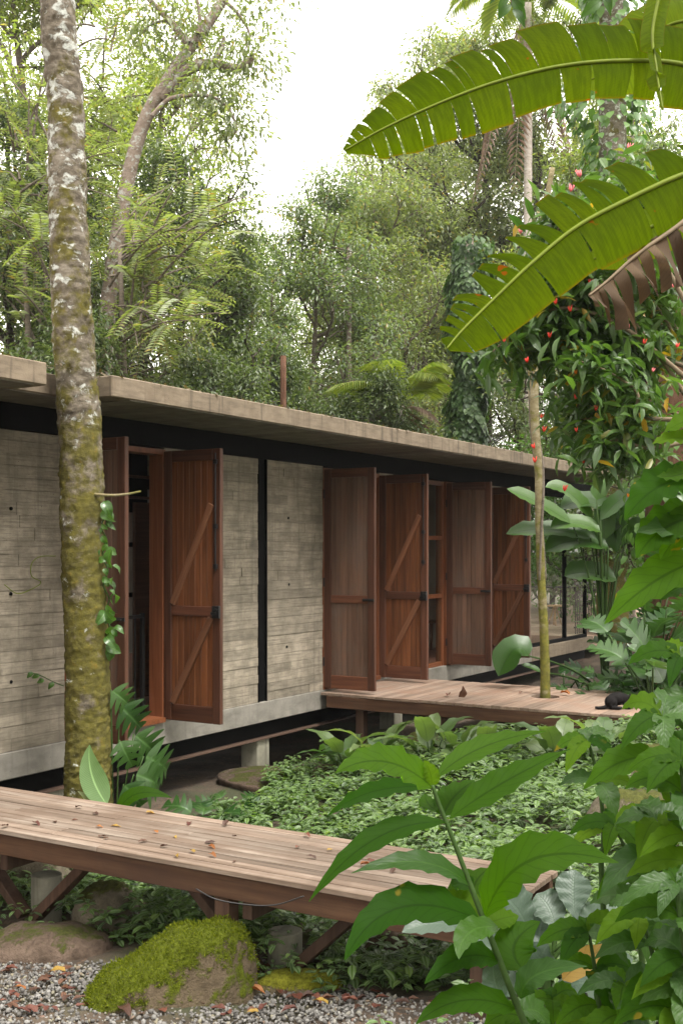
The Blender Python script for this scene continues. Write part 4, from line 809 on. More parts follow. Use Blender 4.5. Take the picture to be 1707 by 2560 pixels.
L1 = [((530, 445), (330, 260), (130, 385), 165, 'fg', -.1), ((545, 405), (700, 250), (1000, 212), 100, 'fg', .12, 0, 'lance'), ((600, 575), (780, 430), (1100, 285), 120, 'fg', .05, 0, 'lance'), ((530, 445), (260, 420), (95, 565), 95, 'fg', .12, .05, 'lance'), ((528, 440), (530, 380), (495, 332), 70, 'fg_young'),
      ((575, 565), (600, 480), (705, 415), 130, 'fg', .1, .06), ((550, 540), (500, 520), (500, 470), 80, 'fg', .1, .05), ((600, 590), (280, 560), (20, 918), 100, 'fg', -.12, 0, 'lance'), ((690, 855), (520, 680), (195, 800), 95, 'fg_dull', -.1, 0, 'lance'), ((745, 985), (860, 620), (1300, 757), 215, 'fg', -.15, 0, 'lance'),
      ((728, 995), (330, 810), (168, 1160), 175, 'fg', -.15, -.02), ((738, 985), (640, 880), (760, 780), 205, 'fg', .12, .06), ((690, 860), (640, 840), (630, 810), 90, 'fg', .06, .05), ((735, 995), (680, 900), (560, 888), 110, 'fg_young', .05, .04), ((750, 1010), (830, 980), (885, 975), 100, 'fg_young', .05, .05),
      ((905, 1200), (800, 1090), (975, 1000), 175, 'fg', .08, .02), ((800, 1020), (640, 1010), (640, 1155), 110, 'fg_dull', -.12, -.04), ((895, 1320), (900, 1180), (1170, 1185), 110, 'fg_dull', -.05, -.03, 'lance'), ((800, 1160), (650, 1090), (498, 1258), 120, 'fg', -.1, 0), ((872, 1362), (640, 1260), (462, 1425), 125, 'fg', -.1, 0), ((905, 1400), (820, 1350), (740, 1440), 110, 'fg', .05, .03), ((890, 1380), (960, 1330), (1020, 1430), 120, 'fg_dull', .05, .05)]
def conv(L): return [(Z5(*q[0]), Z5(*q[1]), Z5(*q[2]), q[3] * .604) + tuple(q[4:]) for q in L]
traced('foreground_shrub', 'tall single-stemmed shrub with large drooping translucent green leaves before the boardwalk', S1, 2.4, conv(L1))
# the shrubs at the lower right: shoots with whorls of leaves
def shoot(name, label, tip, foot, d, n_whorl, lpx, rs=3, group='leafy shoots of the foreground thicket', mats=('fg', 'fg', 'fg', 'fg_dull', 'fg_dull', 'fg_young'), bend=60):
    rr = random.Random(rs); pts = [tip, ((tip[0] + foot[0]) / 2 + rr.uniform(-bend, bend), (tip[1] + foot[1]) / 2), foot]; C = bez(*[(a[0], a[1], 0) for a in pts], 20)[:, :2]; L = []; a0 = rr.uniform(0, 6.28)
    for k in range(n_whorl):
        q = C[min(19, int(k * 19 / n_whorl * .95))]
        for j in range(5 if k == 0 else 3):
            a0 += 2.399; ln = lpx * rr.uniform(.7, 1.15) * (1 if k else .8); dx = math.cos(a0) * ln; dy = -math.sin(a0) * ln * .55 + ln * .12; dz = -math.sin(a0) * ln * .6 * d / F_PX * -1
            b = tuple(q); c = (b[0] + dx * .5, b[1] + dy * .5 - ln * .28); t = (b[0] + dx, b[1] + dy + ln * .15); L.append((b, c, t, ln * rr.uniform(.36, .46), rr.choice(mats), dz, 0., rr.choice(['ovate', 'lance'])))
    e, o = traced(name, label, [tuple(q) for q in C[::3]], d, L); e['group'] = group; return e
k = 0
for (tx, ty, fx, fy, d, nw, lp) in [(1468, 1850, 1500, 2200, 3.0, 3, 120), (1655, 1790, 1740, 2150, 2.7, 3, 185), (1535, 2065, 1600, 2400, 2.9, 3, 150), (1640, 2050, 1720, 2450, 2.6, 4, 170), (1700, 1900, 1790, 2300, 2.5, 4, 190), (1470, 2330, 1500, 2620, 2.7, 3, 150), (1600, 2290, 1660, 2640, 2.4, 4, 165), (1690, 2210, 1760, 2600, 2.3, 4, 180), (1560, 2460, 1580, 2700, 2.6, 3, 160), (1380, 2500, 1400, 2720, 2.8, 3, 130), (1680, 2440, 1720, 2720, 2.3, 3, 170), (1700, 1640, 1800, 1950, 2.9, 3, 170)]:
    shoot('leafy_shrub', 'leafy shoot with whorled pointed leaves in the thicket beside the single-stemmed shrub', (tx, ty), (fx, fy), d, nw, lp, k); k += 1
# big leaves reaching in at the right edge
L2 = [((1760, 1200), (1640, 1180), (1560, 1300), 120), ((1780, 1290), (1650, 1290), (1590, 1395), 130, 'fg'), ((1790, 1390), (1640, 1420), (1510, 1560), 110, 'fg', 0, 0, 'lance'), ((1760, 1330), (1700, 1310), (1590, 1330), 100, 'fg_dull'), ((1750, 1110), (1690, 1080), (1630, 1110), 60, 'fg_young'), ((1760, 1160), (1690, 1200), (1640, 1190), 60), ((1780, 1460), (1700, 1450), (1650, 1500), 70, 'fg_dull'), ((1780, 1240), (1690, 1330), (1650, 1400), 90), ((1790, 1040), (1720, 1040), (1660, 1080), 80, 'fg_young')]
traced('broad_leaf_shrub', 'broad-leaved shrub reaching in from the side before the brown trunk', [(1760, 1020), (1775, 1200), (1785, 1400), (1800, 1700)], 4.2, L2, rs=(.008, .016))
# ------------------------------------------------------------------ rosette plants: leaves are parts with shared mesh data
def rosette(name, label, p, protos, n, mat, el=(.3, 1.1), s=(.8, 1.2), stalk=.0, cat='plant', group=None, az=None, stalk_r=.008, face_cam=0., seed=0, spread=0.):
    rr = random.Random(seed); e = empty(name, p, label, cat, group); sm = MB()
    for k in range(n):
        a = (k * 2.399 + rr.uniform(-.35, .35)) if az is None else rr.uniform(*az); ev = rr.uniform(*el); d = np.array([math.cos(a) * math.cos(ev), math.sin(a) * math.cos(ev), math.sin(ev)]); b = np.array([rr.uniform(-1, 1) * spread, rr.uniform(-1, 1) * spread, 0.]); L = stalk * rr.uniform(.3 if stalk > .5 else .6, 1.12); q = b + d * L
        o = ob('leaf', protos[k % len(protos)], e); dl = nz(np.array([d[0], d[1], d[2] * .45 if stalk else d[2]])); put(o, q, dl, np.array([0, 0, 1.0]) + np.array([-d[0], -d[1], 0]) * .25 - FW * face_cam + np.array([rr.uniform(-.25, .25), rr.uniform(-.25, .25), 0]), rr.uniform(*s))
        if stalk:
            st_ = MB(); st_.tube(bez(b + [0, 0, -.08], b + d * L * .5 + [0, 0, .04], q, 6), [stalk_r * 1.3, stalk_r * 1.2, stalk_r * 1.1, stalk_r, stalk_r, stalk_r * .8], 5); st_.build('leaf_stalk', M['stem'], e, smooth=True)
    return e
def pm_(VFU, mat, nm='leaf'): V, F, UV = VFU; return mesh(nm, V, F, M[mat], True, UV)
lily = [pm_(leaf_proto(.34, .15, 'ovate', .3, .2, .05, 3, 12, 4, k), 'lily') for k in range(3)]
for k, (px, py, d, nn, lab) in enumerate([(865, 1880, 10.9, 9, 'broad-leaved clump in the dark gap below the deck corner'), (950, 1870, 10.8, 7, 'broad-leaved clump with a browned leaf before the pale post'), (1075, 1860, 10.6, 8, 'pale broad-leaved clump in front of the mossy stones'), (1140, 1850, 10.6, 8, 'upright broad-leaved clump under the deck edge'), (1215, 1838, 10.5, 8, 'pale clump with folded ribbed leaves under the deck edge'), (1390, 1810, 10.3, 7, 'yellow-edged ribbed-leaf clump below the slender tree'), (1500, 1800, 10.2, 8, 'pale ribbed-leaf clump below the black cat')]):
    p = at_d(px, py, d); p[2] = float(gz(p[0], p[1])); rosette('broad_leaf_plant', lab, p, lily, nn, 'lily', (.45, 1.25), (.95, 1.35), .28, seed=k, group='broad-leaved plants along the deck edge')
glz = [pm_(leaf_proto(.34, .17, 'obovate', .18, .12, .015, 2, 14, 4, k, rise=.05), 'glauc') for k in range(2)]
for k, (px, py, d, nn, s_) in enumerate([(1440, 2380, 4.1, 9, 1.0)]):
    p = at_d(px, py, d); p[2] = max(float(gz(p[0], p[1])), p[2] - .15); q = p.copy(); q[2] = float(gz(p[0], p[1])); e = rosette('grey_leaf_plant', 'rosette of smooth grey-green leaves deep in the shrub thicket', q, glz, nn, 'glauc', (.35, 1.2), (.85 * s_, 1.2 * s_), max(.12, p[2] - q[2] + .1), seed=k + 40, stalk_r=.012)
GL = [((930, 1060), (905, 940), (795, 875), 165), ((1040, 1050), (1030, 940), (960, 885), 150), ((1125, 1000), (1100, 880), (1120, 785), 135), ((1085, 1045), (1150, 1010), (1240, 925), 100), ((865, 1370), (770, 1280), (785, 1160), 120), ((720, 1055), (560, 965), (405, 1045), 90), ((1000, 1270), (940, 1180), (1010, 1095), 150), ((1160, 1195), (1250, 1120), (1360, 1160), 85), ((1000, 1120), (940, 1060), (1000, 960), 130), ((960, 1300), (860, 1230), (720, 1290), 120), ((1040, 1320), (1100, 1230), (1200, 1260), 120), ((880, 1180), (800, 1090), (700, 1100), 110)]
gp, go = traced('grey_leaf_plant', 'plant with large smooth grey-green paddle leaves at the end of the boardwalk', [Z5(1010, 1080), Z5(1005, 1200), Z5(1000, 1330), Z5(1000, 1450)], 3.7, [(Z5(*b), Z5(*c), Z5(*t), w * .604, 'glauc', .1 * math.sin(i), 0., 'obovate') for i, (b, c, t, w) in enumerate(GL)], 'plant', (.012, .02))
for i, (b, c, t, w) in enumerate(GL):
    m_ = MB(); A = at_d(*Z5(*b), 3.7) - go; m_.tube(bez(at_d(*Z5(1003, min(1400, b[1] + 140)), 3.7) - go, A * [.9, .9, .97] + [0, 0, -.02], A, 5), .008, 5); m_.build('leaf_stalk', M['stem'], gp, smooth=True)
# split-leaf plants
monst = [pm_(lobed(.55, .56, 6, .38, .3, .42, k, .35), 'monst') for k in range(3)]; phil = [pm_(lobed(.36, .44, 4, .2, .4, .62, k + 9, .35), 'monst') for k in range(3)]
for k, (px, py, d, nn, s_, lab) in enumerate([(1610, 1500, 13.6, 14, 1.0, 'split-leaf plant with big silvery perforated leaves beside the glass room'), (1630, 1560, 14.6, 12, .8, 'split-leaf plant with pale hanging leaves before the terrace rail'), (1650, 1560, 12.6, 10, .9, 'dark split-leaf plant at the foot of the red-brown trunk'), (1590, 1650, 13.2, 18, .75, 'dense split-leaf plant just behind the deck edge'), (1560, 1660, 13.6, 14, .6, 'small split-leaf plant by the end of the house beam'), (1680, 1680, 12.6, 16, .7, 'split-leaf plant behind the deck nearest the brown trunk'), (1500, 1700, 13.1, 9, .5, 'low glossy split-leaf plant touching the far deck edge'), (1620, 1420, 14.5, 13, .9, 'split-leaf climber below the heliconias'), (1470, 1700, 13.3, 12, .42, 'low split-leaf clump between the slender tree and the cat'), (1550, 1705, 13.1, 14, .55, 'low dark split-leaf clump behind the cat'), (1640, 1715, 12.9, 14, .6, 'low split-leaf clump below the fibrous trunk'), (1700, 1600, 13.4, 14, .8, 'tall split-leaf clump against the fibrous trunk'), (1600, 1600, 14.4, 14, .7, 'shaded split-leaf clump before the terrace railing'), (1500, 1690, 14.2, 14, .5, 'low split-leaf clump under the end of the house plinth'), (1430, 1675, 14.6, 9, .35, 'small split-leaf clump by the post under the glass room')]):
    p = at_d(px, py, d); zb = float(gz(p[0], p[1])); h = max(.1, p[2] - zb); rosette('split_leaf_plant', lab, (p[0], p[1], zb), monst if k in (0, 1, 2, 7) else phil, nn, 'monst', (.75, 1.35) if h > .8 else (.3, 1.1), (.75 * s_, 1.15 * s_), h, seed=60 + k, az=(-2.97, .8) if k in (0, 7) else None, stalk_r=.012, face_cam=.5, group='split-leaf plants beyond the deck', spread=.15)
# the split-leaf creeper at the foot of the mossy tree
p0 = at_y(285, 1990, 6.0); zb = float(gz(p0[0], p0[1])); e = empty('climbing_philodendron', (p0[0], p0[1], zb), 'philodendron with finger-lobed leaves growing at the foot of the mossy trunk', 'plant')
for k, (bx, by, tx, ty, s_) in enumerate([(278, 1725, 335, 1765, .7), (300, 1765, 365, 1825, .7), (335, 1835, 405, 1890, .8), (300, 1850, 330, 1915, .6), (360, 1890, 440, 1925, .8), (335, 1935, 425, 1965, .7), (310, 1960, 360, 2020, .6)]):
    A = at_y(bx, by, 5.95 - .02 * k) - np.array([p0[0], p0[1], zb]); B = at_y(tx, ty, 5.85 - .02 * k) - np.array([p0[0], p0[1], zb]); o = ob('leaf', phil[k % 3], e); put(o, A, nz(B - A), np.array([0, 0, .45]) - FW, np.linalg.norm(B - A) / .36 * 1.0)
    m_ = MB(); m_.tube(bez((.02 * (k % 3), -.02 * (k % 2), .0), A * .5 + [0, 0, .12], A, 7), .006, 5); m_.build('leaf_stalk', M['stem'], e, smooth=True)
for k, (px, py, d, s_) in enumerate([(455, 2010, 9.0, .62), (520, 2005, 9.3, .7), (590, 1985, 9.8, .6)]):
    p = at_d(px, py, d); p[2] = float(gz(p[0], p[1])); rosette('philodendron', 'low philodendron with finger-lobed leaves between the boardwalk and the ground-cover bed', p, phil, 9, 'monst', (.3, 1.1), (.6 * s_, s_), .2, seed=90 + k, stalk_r=.006, face_cam=.6, group='low philodendrons by the boardwalk', spread=.12)
A = at_y(262, 2010, 5.9); t_ = empty('ribbed_leaf_plant', (A[0], A[1], float(gz(A[0], A[1]))), 'pale ribbed single leaf standing against the mossy trunk', 'plant'); org = np.array(t_.location)
for (b, c, t, w, mt) in [((268, 2012), (215, 1940), (225, 1862), 62, 'calathea'), ((262, 2045), (235, 2000), (195, 1978), 26, 'lily'), ((295, 2030), (330, 1955), (430, 1995), 40, 'fg')]: leaf_px(t_, org, b, c, t, w, 8.2, mt, 0., 'ovate', (0, -.1), .12, .02)
m_ = MB(); m_.tube([(0, 0, -.02), at_d(266, 2030, 8.25) - org, at_d(268, 2010, 8.2) - org], .006, 5); m_.build('stem', M['stem'], t_, smooth=True)
# creeper on the mossy trunk
heart = pm_(leaf_proto(.1, .068, 'ovate', .35, .3, .05, 2, 10, 4), 'ivy_leaf'); e = empty('creeper', TC[40], 'green heart-leaved creeper climbing the right side of the mossy trunk', 'creeper'); org = np.array(e.location); vp = []
for k in range(44):
    f = k / 43; py = 1265 + 340 * f; c, r = at_h(at_y(250, py, YT)[2]); q = c + RT * (r + .012 + .02 * math.sin(k * .7)) - FW * .05; vp.append(q)
    for j in range((1, 0, 2, 1, 0)[k % 5]):
        o = ob('leaf', heart, e); put(o, q - org + RT * random.uniform(-.03, .05) - FW * random.uniform(0, .06) + UP * random.uniform(-.04, .04), nz(RT * random.uniform(-.3, 1.0) - UP * random.uniform(.2, 1) + rdir(1)[0] * .5), nz(-FW + UP * .6 + rdir(1)[0] * .7), random.uniform(.5, 1.4))
m_ = MB(); m_.tube(np.array(vp) - org, .006, 5); m_.build('vine_stem', M['stem'], e, smooth=True)
td = empty('tendril', at_y(160, 1720, 6.85), 'thin trailing tendril with a few leaves hanging across the left concrete wall', 'creeper'); org = np.array(td.location)
m_ = MB(); m_.tube(smooth_path([at_y(x, y, 6.8) - org for x, y in ((160, 1715), (135, 1705), (105, 1690), (82, 1682))], 5), .004, 5); m_.build('vine_stem', M['stem'], td)
for (x, y) in ((85, 1683), (100, 1690), (112, 1702), (137, 1708)): put(ob('leaf', heart, td), at_y(x, y, 6.79) - org, nz(-RT * .6 - UP * .3 + rdir(1)[0] * .3), -FW + UP * .6, .7)
sp = empty('tendril', at_y(75, 1390, 6.85), 'loose yellow-green curling stem hanging before the left concrete wall', 'creeper'); org = np.array(sp.location); m_ = MB(); m_.tube(smooth_path([at_y(x, y, 6.82) - org for x, y in ((12, 1462), (45, 1484), (85, 1470), (103, 1455), (80, 1440), (80, 1410), (100, 1392), (140, 1390))], 8), .0035, 5); m_.build('vine_stem', M['midrib'], sp)
# ------------------------------------------------------------------ heliconia clump
he = at_d(1510, 1560, 14.6); he[2] = float(gz(he[0], he[1])); e = empty('heliconia_clump', he, 'tall heliconia clump with paddle leaves overlapping the glass room', 'plant')
HL = [((1430, 1310), (1340, 1250), (1266, 1222), 40), ((1475, 1345), (1370, 1310), (1264, 1335), 48), ((1480, 1300), (1420, 1205), (1362, 1218), 40), ((1560, 1320), (1480, 1215), (1398, 1275), 55), ((1520, 1340), (1540, 1230), (1600, 1280), 50), ((1500, 1330), (1440, 1290), (1375, 1320), 46), ((1520, 1370), (1440, 1330), (1360, 1380), 60), ((1510, 1350), (1505, 1290), (1515, 1265), 42), ((1540, 1380), (1530, 1300), (1560, 1240), 45), ((1560, 1360), (1600, 1290), (1650, 1330), 55), ((1490, 1250), (1500, 1205), (1545, 1190), 35), ((1500, 1300), (1560, 1225), (1590, 1240), 40), ((1540, 1450), (1470, 1420), (1410, 1440), 60), ((1320, 1640), (1290, 1580), (1245, 1690), 60), ((1350, 1680), (1330, 1665), (1302, 1662), 14)]
for k, (b, c, t, w) in enumerate(HL):
    leaf_px(e, he, b, c, t, w * 1.15, 14.4 + .12 * (k % 5) - (1.5 if k > 12 else 0), 'helic', .0, 'oblong', (.1, 0), .25, .03, k, 6, 14, 4); m_ = MB(); bb = at_d(*b, 14.4 + .12 * (k % 5) - (1.5 if k > 12 else 0)) - he; m_.tube(bez((.03 * (k % 4), .02 * (k % 3), 0), (bb * .5) * [.4, .4, 1.3], bb, 7), np.linspace(.022, .01, 7), 6); m_.build('leaf_stalk', M['stem'], e, smooth=True)
# ------------------------------------------------------------------ banana plant
def banana_leaf(par, org, rib, d0, d1, hw_up, hw_lo, mat, tears_up, tears_lo, lean=(.35, -.25), seed=0, gap=.25, droop=.12, dry=0.):
    """rib: midrib pixels base to tip; strips of lamina torn apart along the veins"""
    rr = np.random.default_rng(seed); gaps = gap if isinstance(gap, tuple) else (gap, gap); n = len(rib); R_ = np.array([at_d(x, y, d0 + (d1 - d0) * i / (n - 1)) for i, (x, y) in enumerate(rib)]); C = smooth_path(R_, 10); u = np.linspace(0, 1, len(C)); T = nz(np.gradient(C, axis=0)); dm = (d0 + d1) / 2
    ci = lambda q: np.array([np.interp(q, u, C[:, j]) for j in range(3)]); ti = lambda q: nz(np.array([np.interp(q, u, T[:, j]) for j in range(3)])); Vs, Fs, Us, b0 = [], [], [], 0
    for side, hw, cuts, ln in ((1, hw_up, tears_up, lean[0]), (-1, hw_lo, tears_lo, lean[1])):
        gap = gaps[0 if side > 0 else 1]
        ed = np.concatenate([[0], np.sort(cuts), [1]]) if not np.isscalar(cuts) else np.linspace(0, 1, int(cuts) + 1) + np.concatenate([[0], rr.uniform(-.3, .3, int(cuts) - 1) / cuts, [0]])
        for k in range(len(ed) - 1):
            a_, b_ = ed[k], ed[k + 1]; nu = max(3, int((b_ - a_) * 40)); nr = 8; tw = rr.uniform(-.5, .5) * gap; sag = droop * rr.uniform(.4, 1.6); G = np.zeros((nu, nr, 3)); Q = np.zeros((nu, nr, 2)); g = gap * rr.uniform(.2, 1.2) * min(1, .08 / (b_ - a_)); Wk = rr.uniform(.93, 1.04)
            for i in range(nu):
                q0 = i / (nu - 1)
                for j in range(nr):
                    r = j / (nr - 1); q = a_ + (b_ - a_) * (.5 + (q0 - .5) * (1 - g * r)); c0 = ci(q); t0 = ti(q); S = np.cross(-FW, t0) * side; S = nz(S if side * S[2] > 0 else -S); S = nz(S + FW * ln); w = np.interp(q, np.linspace(0, 1, len(hw)), hw) * Wk * dm / F_PX
                    cr = .03 * w * math.sin(q0 * 9 + k) * r + (dry * w * .35 * math.sin(q0 * 14 + k * 2 + r * 3) * r if dry else 0)
                    G[i, j] = c0 + S * w * r + t0 * w * (.16 * r + tw * r * r * .5) - FW * (w * .12 * math.sin(r * 3.1)) + FW * cr - UP * sag * w * r * r; Q[i, j] = (q, .5 + side * (.06 + .44 * r))
            i_ = np.arange(nu * nr).reshape(nu, nr) + b0; f = np.stack([i_[:-1, :-1], i_[1:, :-1], i_[1:, 1:], i_[:-1, 1:]], -1).reshape(-1, 4); Vs.append(G.reshape(-1, 3)); Us.append(Q.reshape(-1, 2)); Fs.append(f if side > 0 else f[:, ::-1]); b0 += nu * nr
    lf = ob('leaf', mesh('leaf', np.concatenate(Vs) - org, np.concatenate(Fs), M[mat], True, np.concatenate(Us)), par); m_ = MB(); m_.tube(C - FW * .004 - org, np.linspace(.013, .003, len(C)), 8); m_.build('midrib', M['midrib' if not dry else 'stem_brown'], lf, smooth=True); return lf
bp = at_d(1960, 1372, 4.6); bz = float(gz(bp[0], bp[1])); org = np.array([bp[0], bp[1], bz]); ba = empty('banana_plant', org, 'banana plant whose long torn leaves arch over the deck', 'banana plant')
topz = at_d(1900, 480, 4.5) - org; m_ = MB(); m_.tube(smooth_path([(0, 0, -.05), topz * [.3, .3, .5], topz], 8), np.linspace(.12, .06, 17), 16); m_.build('pseudostem', M['stem'], ba, smooth=True)
r1 = [(1900, 330), (1820, 215), (1707, 163), (1561, 153), (1397, 167), (1233, 208), (1090, 262), (959, 322), (861, 377)]
banana_leaf(ba, org, r1, 4.5, 4.3, [20, 110, 140, 145, 150, 150, 142, 130, 104, 64, 8], [20, 90, 105, 108, 104, 100, 108, 106, 96, 66, 8], 'banana', np.array([.12, .3, .345, .40, .455, .535, .585, .605, .66, .68, .71, .79, .84, .9, .93, .955, .975]), np.array([.15, .3, .36, .44, .5, .6, .68, .72, .775, .8, .85, .88, .92]), seed=1, gap=(.2, .2))
r2 = [(1930, 430), (1830, 410), (1707, 437), (1561, 503), (1440, 568), (1331, 656), (1233, 749), (1156, 825), (1116, 872)]
banana_leaf(ba, org, r2, 4.4, 3.9, [20, 85, 125, 140, 140, 132, 120, 102, 82, 54, 8], [20, 88, 112, 118, 120, 116, 110, 100, 86, 58, 8], 'banana', np.array([.12, .22, .3, .36, .4, .44, .48, .53, .57, .62, .66, .7, .75, .79, .82, .85, .88, .92]), np.array([.2, .35, .5, .63, .8, .9]), seed=2, gap=(.8, .15), lean=(.45, -.15))
r3 = [(1900, 500), (1780, 470), (1640, 560), (1540, 615), (1460, 662)]
banana_leaf(ba, org, r3, 4.9, 4.8, [20, 50, 60, 50, 8], [20, 70, 75, 60, 8], 'banana_new', 5, 4, seed=3, gap=.1)
r4 = [(1900, 300), (1790, 90), (1680, 60), (1560, 160), (1450, 210)]
banana_leaf(ba, org, r4, 5.0, 5.4, [20, 90, 110, 90, 8], [20, 90, 110, 80, 8], 'banana_new', 6, 5, seed=4, gap=.12)
r5 = [(1905, 420), (1800, 470), (1700, 560), (1600, 630), (1520, 700), (1470, 740)]
banana_leaf(ba, org, r5, 4.3, 4.1, [8, 12, 14, 14, 10, 5], [20, 90, 135, 80, 95, 20], 'banana_dry', 7, 21, seed=5, gap=.6, droop=.55, dry=1.7, lean=(.1, -.1))
r6 = [(1880, 380), (1760, -60), (1690, -120), (1632, 60), (1640, 180), (1655, 275)]
banana_leaf(ba, org, r6, 4.6, 4.2, [10, 30, 34, 34, 30, 6], [10, 30, 34, 34, 26, 6], 'banana_new', 2, 2, seed=6, gap=.05, lean=(.9, -.9))
# hanging branch tips at the top
hl = pm_(leaf_proto(.1, .042, 'lance', .2, .2, .02, 3, 8, 4), 'hang')
for k, (px, py, n_) in enumerate([(1262, -30, 9), (1490, -40, 8), (1225, -60, 6), (1450, -60, 5)]):
    p = at_d(px, py, 5.2 + .1 * k); e = empty('overhead_branch', p, 'dark compound leaf spray hanging down above the banana leaf', 'branch', 'dark leaf sprays hanging from above'); m_ = MB(); m_.tube([(0, 0, 1.2), (.02, 0, .5), (0, 0, .1), (RT[0] * .03, RT[1] * .03, -.08)], [.012, .008, .005, .003], 5); m_.build('stem', M['stem_brown'], e)
    for j in range(n_):
        s_ = -1 if j % 2 else 1; put(ob('leaf', hl, e), np.array([0, 0, .08 - .022 * j]) + RT * .004 * j, nz(RT * s_ * .75 - UP * .8 + rdir(1)[0] * .25), -FW + UP * .25 + rdir(1)[0] * .3, random.uniform(.9, 1.25))
# ------------------------------------------------------------------ flowering shrub
sh_p = at_d(1760, HY, 9.8); sz = float(gz(sh_p[0], sh_p[1])); org = np.array([sh_p[0], sh_p[1], sz]); fs = empty('flowering_shrub', org, 'tall shrub with lance-shaped leaves and clusters of red flowers', 'shrub'); m_ = MB(); nodes = []
m_.tube(smooth_path([(0, 0, 0), at_d(1745, 1250, 9.8) - org, at_d(1720, 1000, 9.8) - org, at_d(1760, 700, 9.9) - org], 5), np.linspace(.05, .03, 16), 8)
arms = [[(1720, 1000), (1640, 880), (1560, 780), (1480, 730), (1370, 820)], [(1730, 960), (1690, 850), (1620, 740), (1560, 690)], [(1720, 1050), (1600, 1040), (1590, 980), (1520, 930), (1440, 900)], [(1720, 1050), (1600, 1000), (1500, 1040), (1440, 1050)], [(1740, 930), (1600, 870), (1500, 860), (1400, 870), (1300, 870)], [(1740, 1100), (1620, 1120), (1540, 1100), (1480, 1130)], [(1700, 850), (1650, 720), (1640, 620), (1660, 540)], [(1720, 950), (1560, 820), (1420, 770), (1320, 800), (1230, 880)], [(1560, 780), (1480, 700), (1400, 690), (1330, 730)], [(1640, 880), (1560, 900), (1480, 960), (1440, 1020)], [(1735, 800), (1640, 640), (1500, 560), (1420, 540), (1380, 600)], [(1740, 700), (1690, 600), (1620, 480), (1560, 440)]]
for k, ar in enumerate(arms):
    dd = 9.8 + .5 * math.sin(k * 2.3); P = smooth_path([at_d(x, y, dd) - org for x, y in ar], 6); m_.tube(P, np.linspace(.022, .007, len(P)), 6, False); nodes += list(P[5:])
m_.build('branches', M['stem_brown'], fs, smooth=True); nodes = np.array(nodes); lf_ = [mesh('leaf', *[q for q in (lambda t: (t[0], t[1], M['lf_shrub'], True, t[2]))(leaf_proto(.19, .055, 'lance', .25, .2, .02, 3, 8, 2, k))]) for k in range(2)]
for k in range(290):
    c = nodes[random.randrange(len(nodes))] + rdir(1)[0] * random.uniform(.05, .34); o = ob('leaf', lf_[k % 2], fs); put(o, c, nz(rdir(1)[0] + np.array([0, 0, -.35]) - FW * .2), nz(UP + rdir(1)[0] * .5 - FW * .2), random.uniform(.8, 1.25))
N = 5200; c = nodes[rng.integers(0, len(nodes), N)] + rdir(N) * rng.uniform(.03, .33, (N, 1)) + FW * rng.uniform(-.1, .5, (N, 1)); V, F, UV = leaves(c, rdir(N) + np.array([0, 0, -.35]), np.array([0, 0, 1.0]) + rdir(N) * .6, .18 * rng.uniform(.7, 1.3, N), .34, LT6, True); ob('foliage', mesh('foliage', V, F, M['lf_shrub'], True, UV), fs, kind='stuff')
fl_ = MB()
for k in range(7): a_ = k * 2.4; fl_.tube([(0, 0, 0), (.018 * math.cos(a_), .018 * math.sin(a_), .03), (.03 * math.cos(a_), .03 * math.sin(a_), .075 + .01 * (k % 3))], [.004, .008, .003], 6)
flm = mesh('flower', fl_.V, fl_.F, M['red'], True); flp = mesh('flower', fl_.V, fl_.F, M['pinkf'], True); flo = mesh('flower', fl_.V, fl_.F, M['orange'], True)
for (x, y, mt) in [(1388, 762, 0), (1425, 780, 0), (1373, 845, 0), (1437, 998, 0), (1351, 1045, 0), (1358, 1080, 0), (1335, 1122, 0), (1336, 1157, 0), (1458, 1158, 0), (1410, 1228, 0), (1488, 1027, 0), (1440, 1080, 0), (1570, 823, 1), (1630, 930, 1), (1608, 860, 0), (1680, 720, 1), (1685, 640, 0), (1660, 1050, 0), (1225, 847, 0), (1260, 855, 0), (1317, 907, 0), (1475, 712, 0), (1568, 1243, 2), (1690, 1380, 0), (1690, 870, 0), (1440, 935, 2)]:
    o = ob('flower', (flm, flp, flo)[mt], fs); put(o, at_d(x, y, 9.45) - org, nz(np.array([.1, 1, 0]) + rdir(1)[0] * .3), nz(UP + rdir(1)[0] * .4), random.uniform(.38, .62))
for k, (x, y) in enumerate([(1405, 540), (1425, 480), (1450, 443), (1385, 535), (1520, 500), (1570, 378), (1300, 585), (1470, 515)]):
    o = ob('flower', flp, fs); put(o, at_d(x, y, 10.2) - org, nz(rdir(1)[0]), UP, .8)
# ------------------------------------------------------------------ fallen leaves
def drymat(name, c1, c2): return leafmat(name, c1, c2, .2, .6, vein=.5, vfreq=8, tcol=(1.2, .8, .5), island=False)
M['dry_brown'] = drymat('dry_brown_leaf', (.05, .02, .011), (.14, .062, .032)); M['dry_orange'] = drymat('dry_orange_leaf', (.2, .065, .012), (.3, .11, .02)); M['dry_yellow'] = drymat('yellow_fallen_leaf', (.28, .17, .025), (.36, .23, .04)); M['dry_red'] = drymat('red_brown_leaf', (.09, .025, .016), (.19, .07, .042))
def curl(seed, L=.09, W=.045):
    rr = np.random.default_rng(seed); V, F, UV = leaf_proto(L, W, 'ovate', rr.uniform(-.15, .15), rr.uniform(.2, .9), .08, 2, 9, 4, seed, rise=rr.uniform(-.02, .15)); V[:, 2] -= V[:, 2].min() - .002; return V, F, UV
DL = {m: [pm_(curl(k + 7 * j), m, 'fallen_leaf') for k in range(4)] for j, m in enumerate(('dry_brown', 'dry_orange', 'dry_yellow', 'dry_red'))}
LAB = {'dry_brown': 'curled brown', 'dry_orange': 'orange', 'dry_yellow': 'yellow', 'dry_red': 'red-brown'}
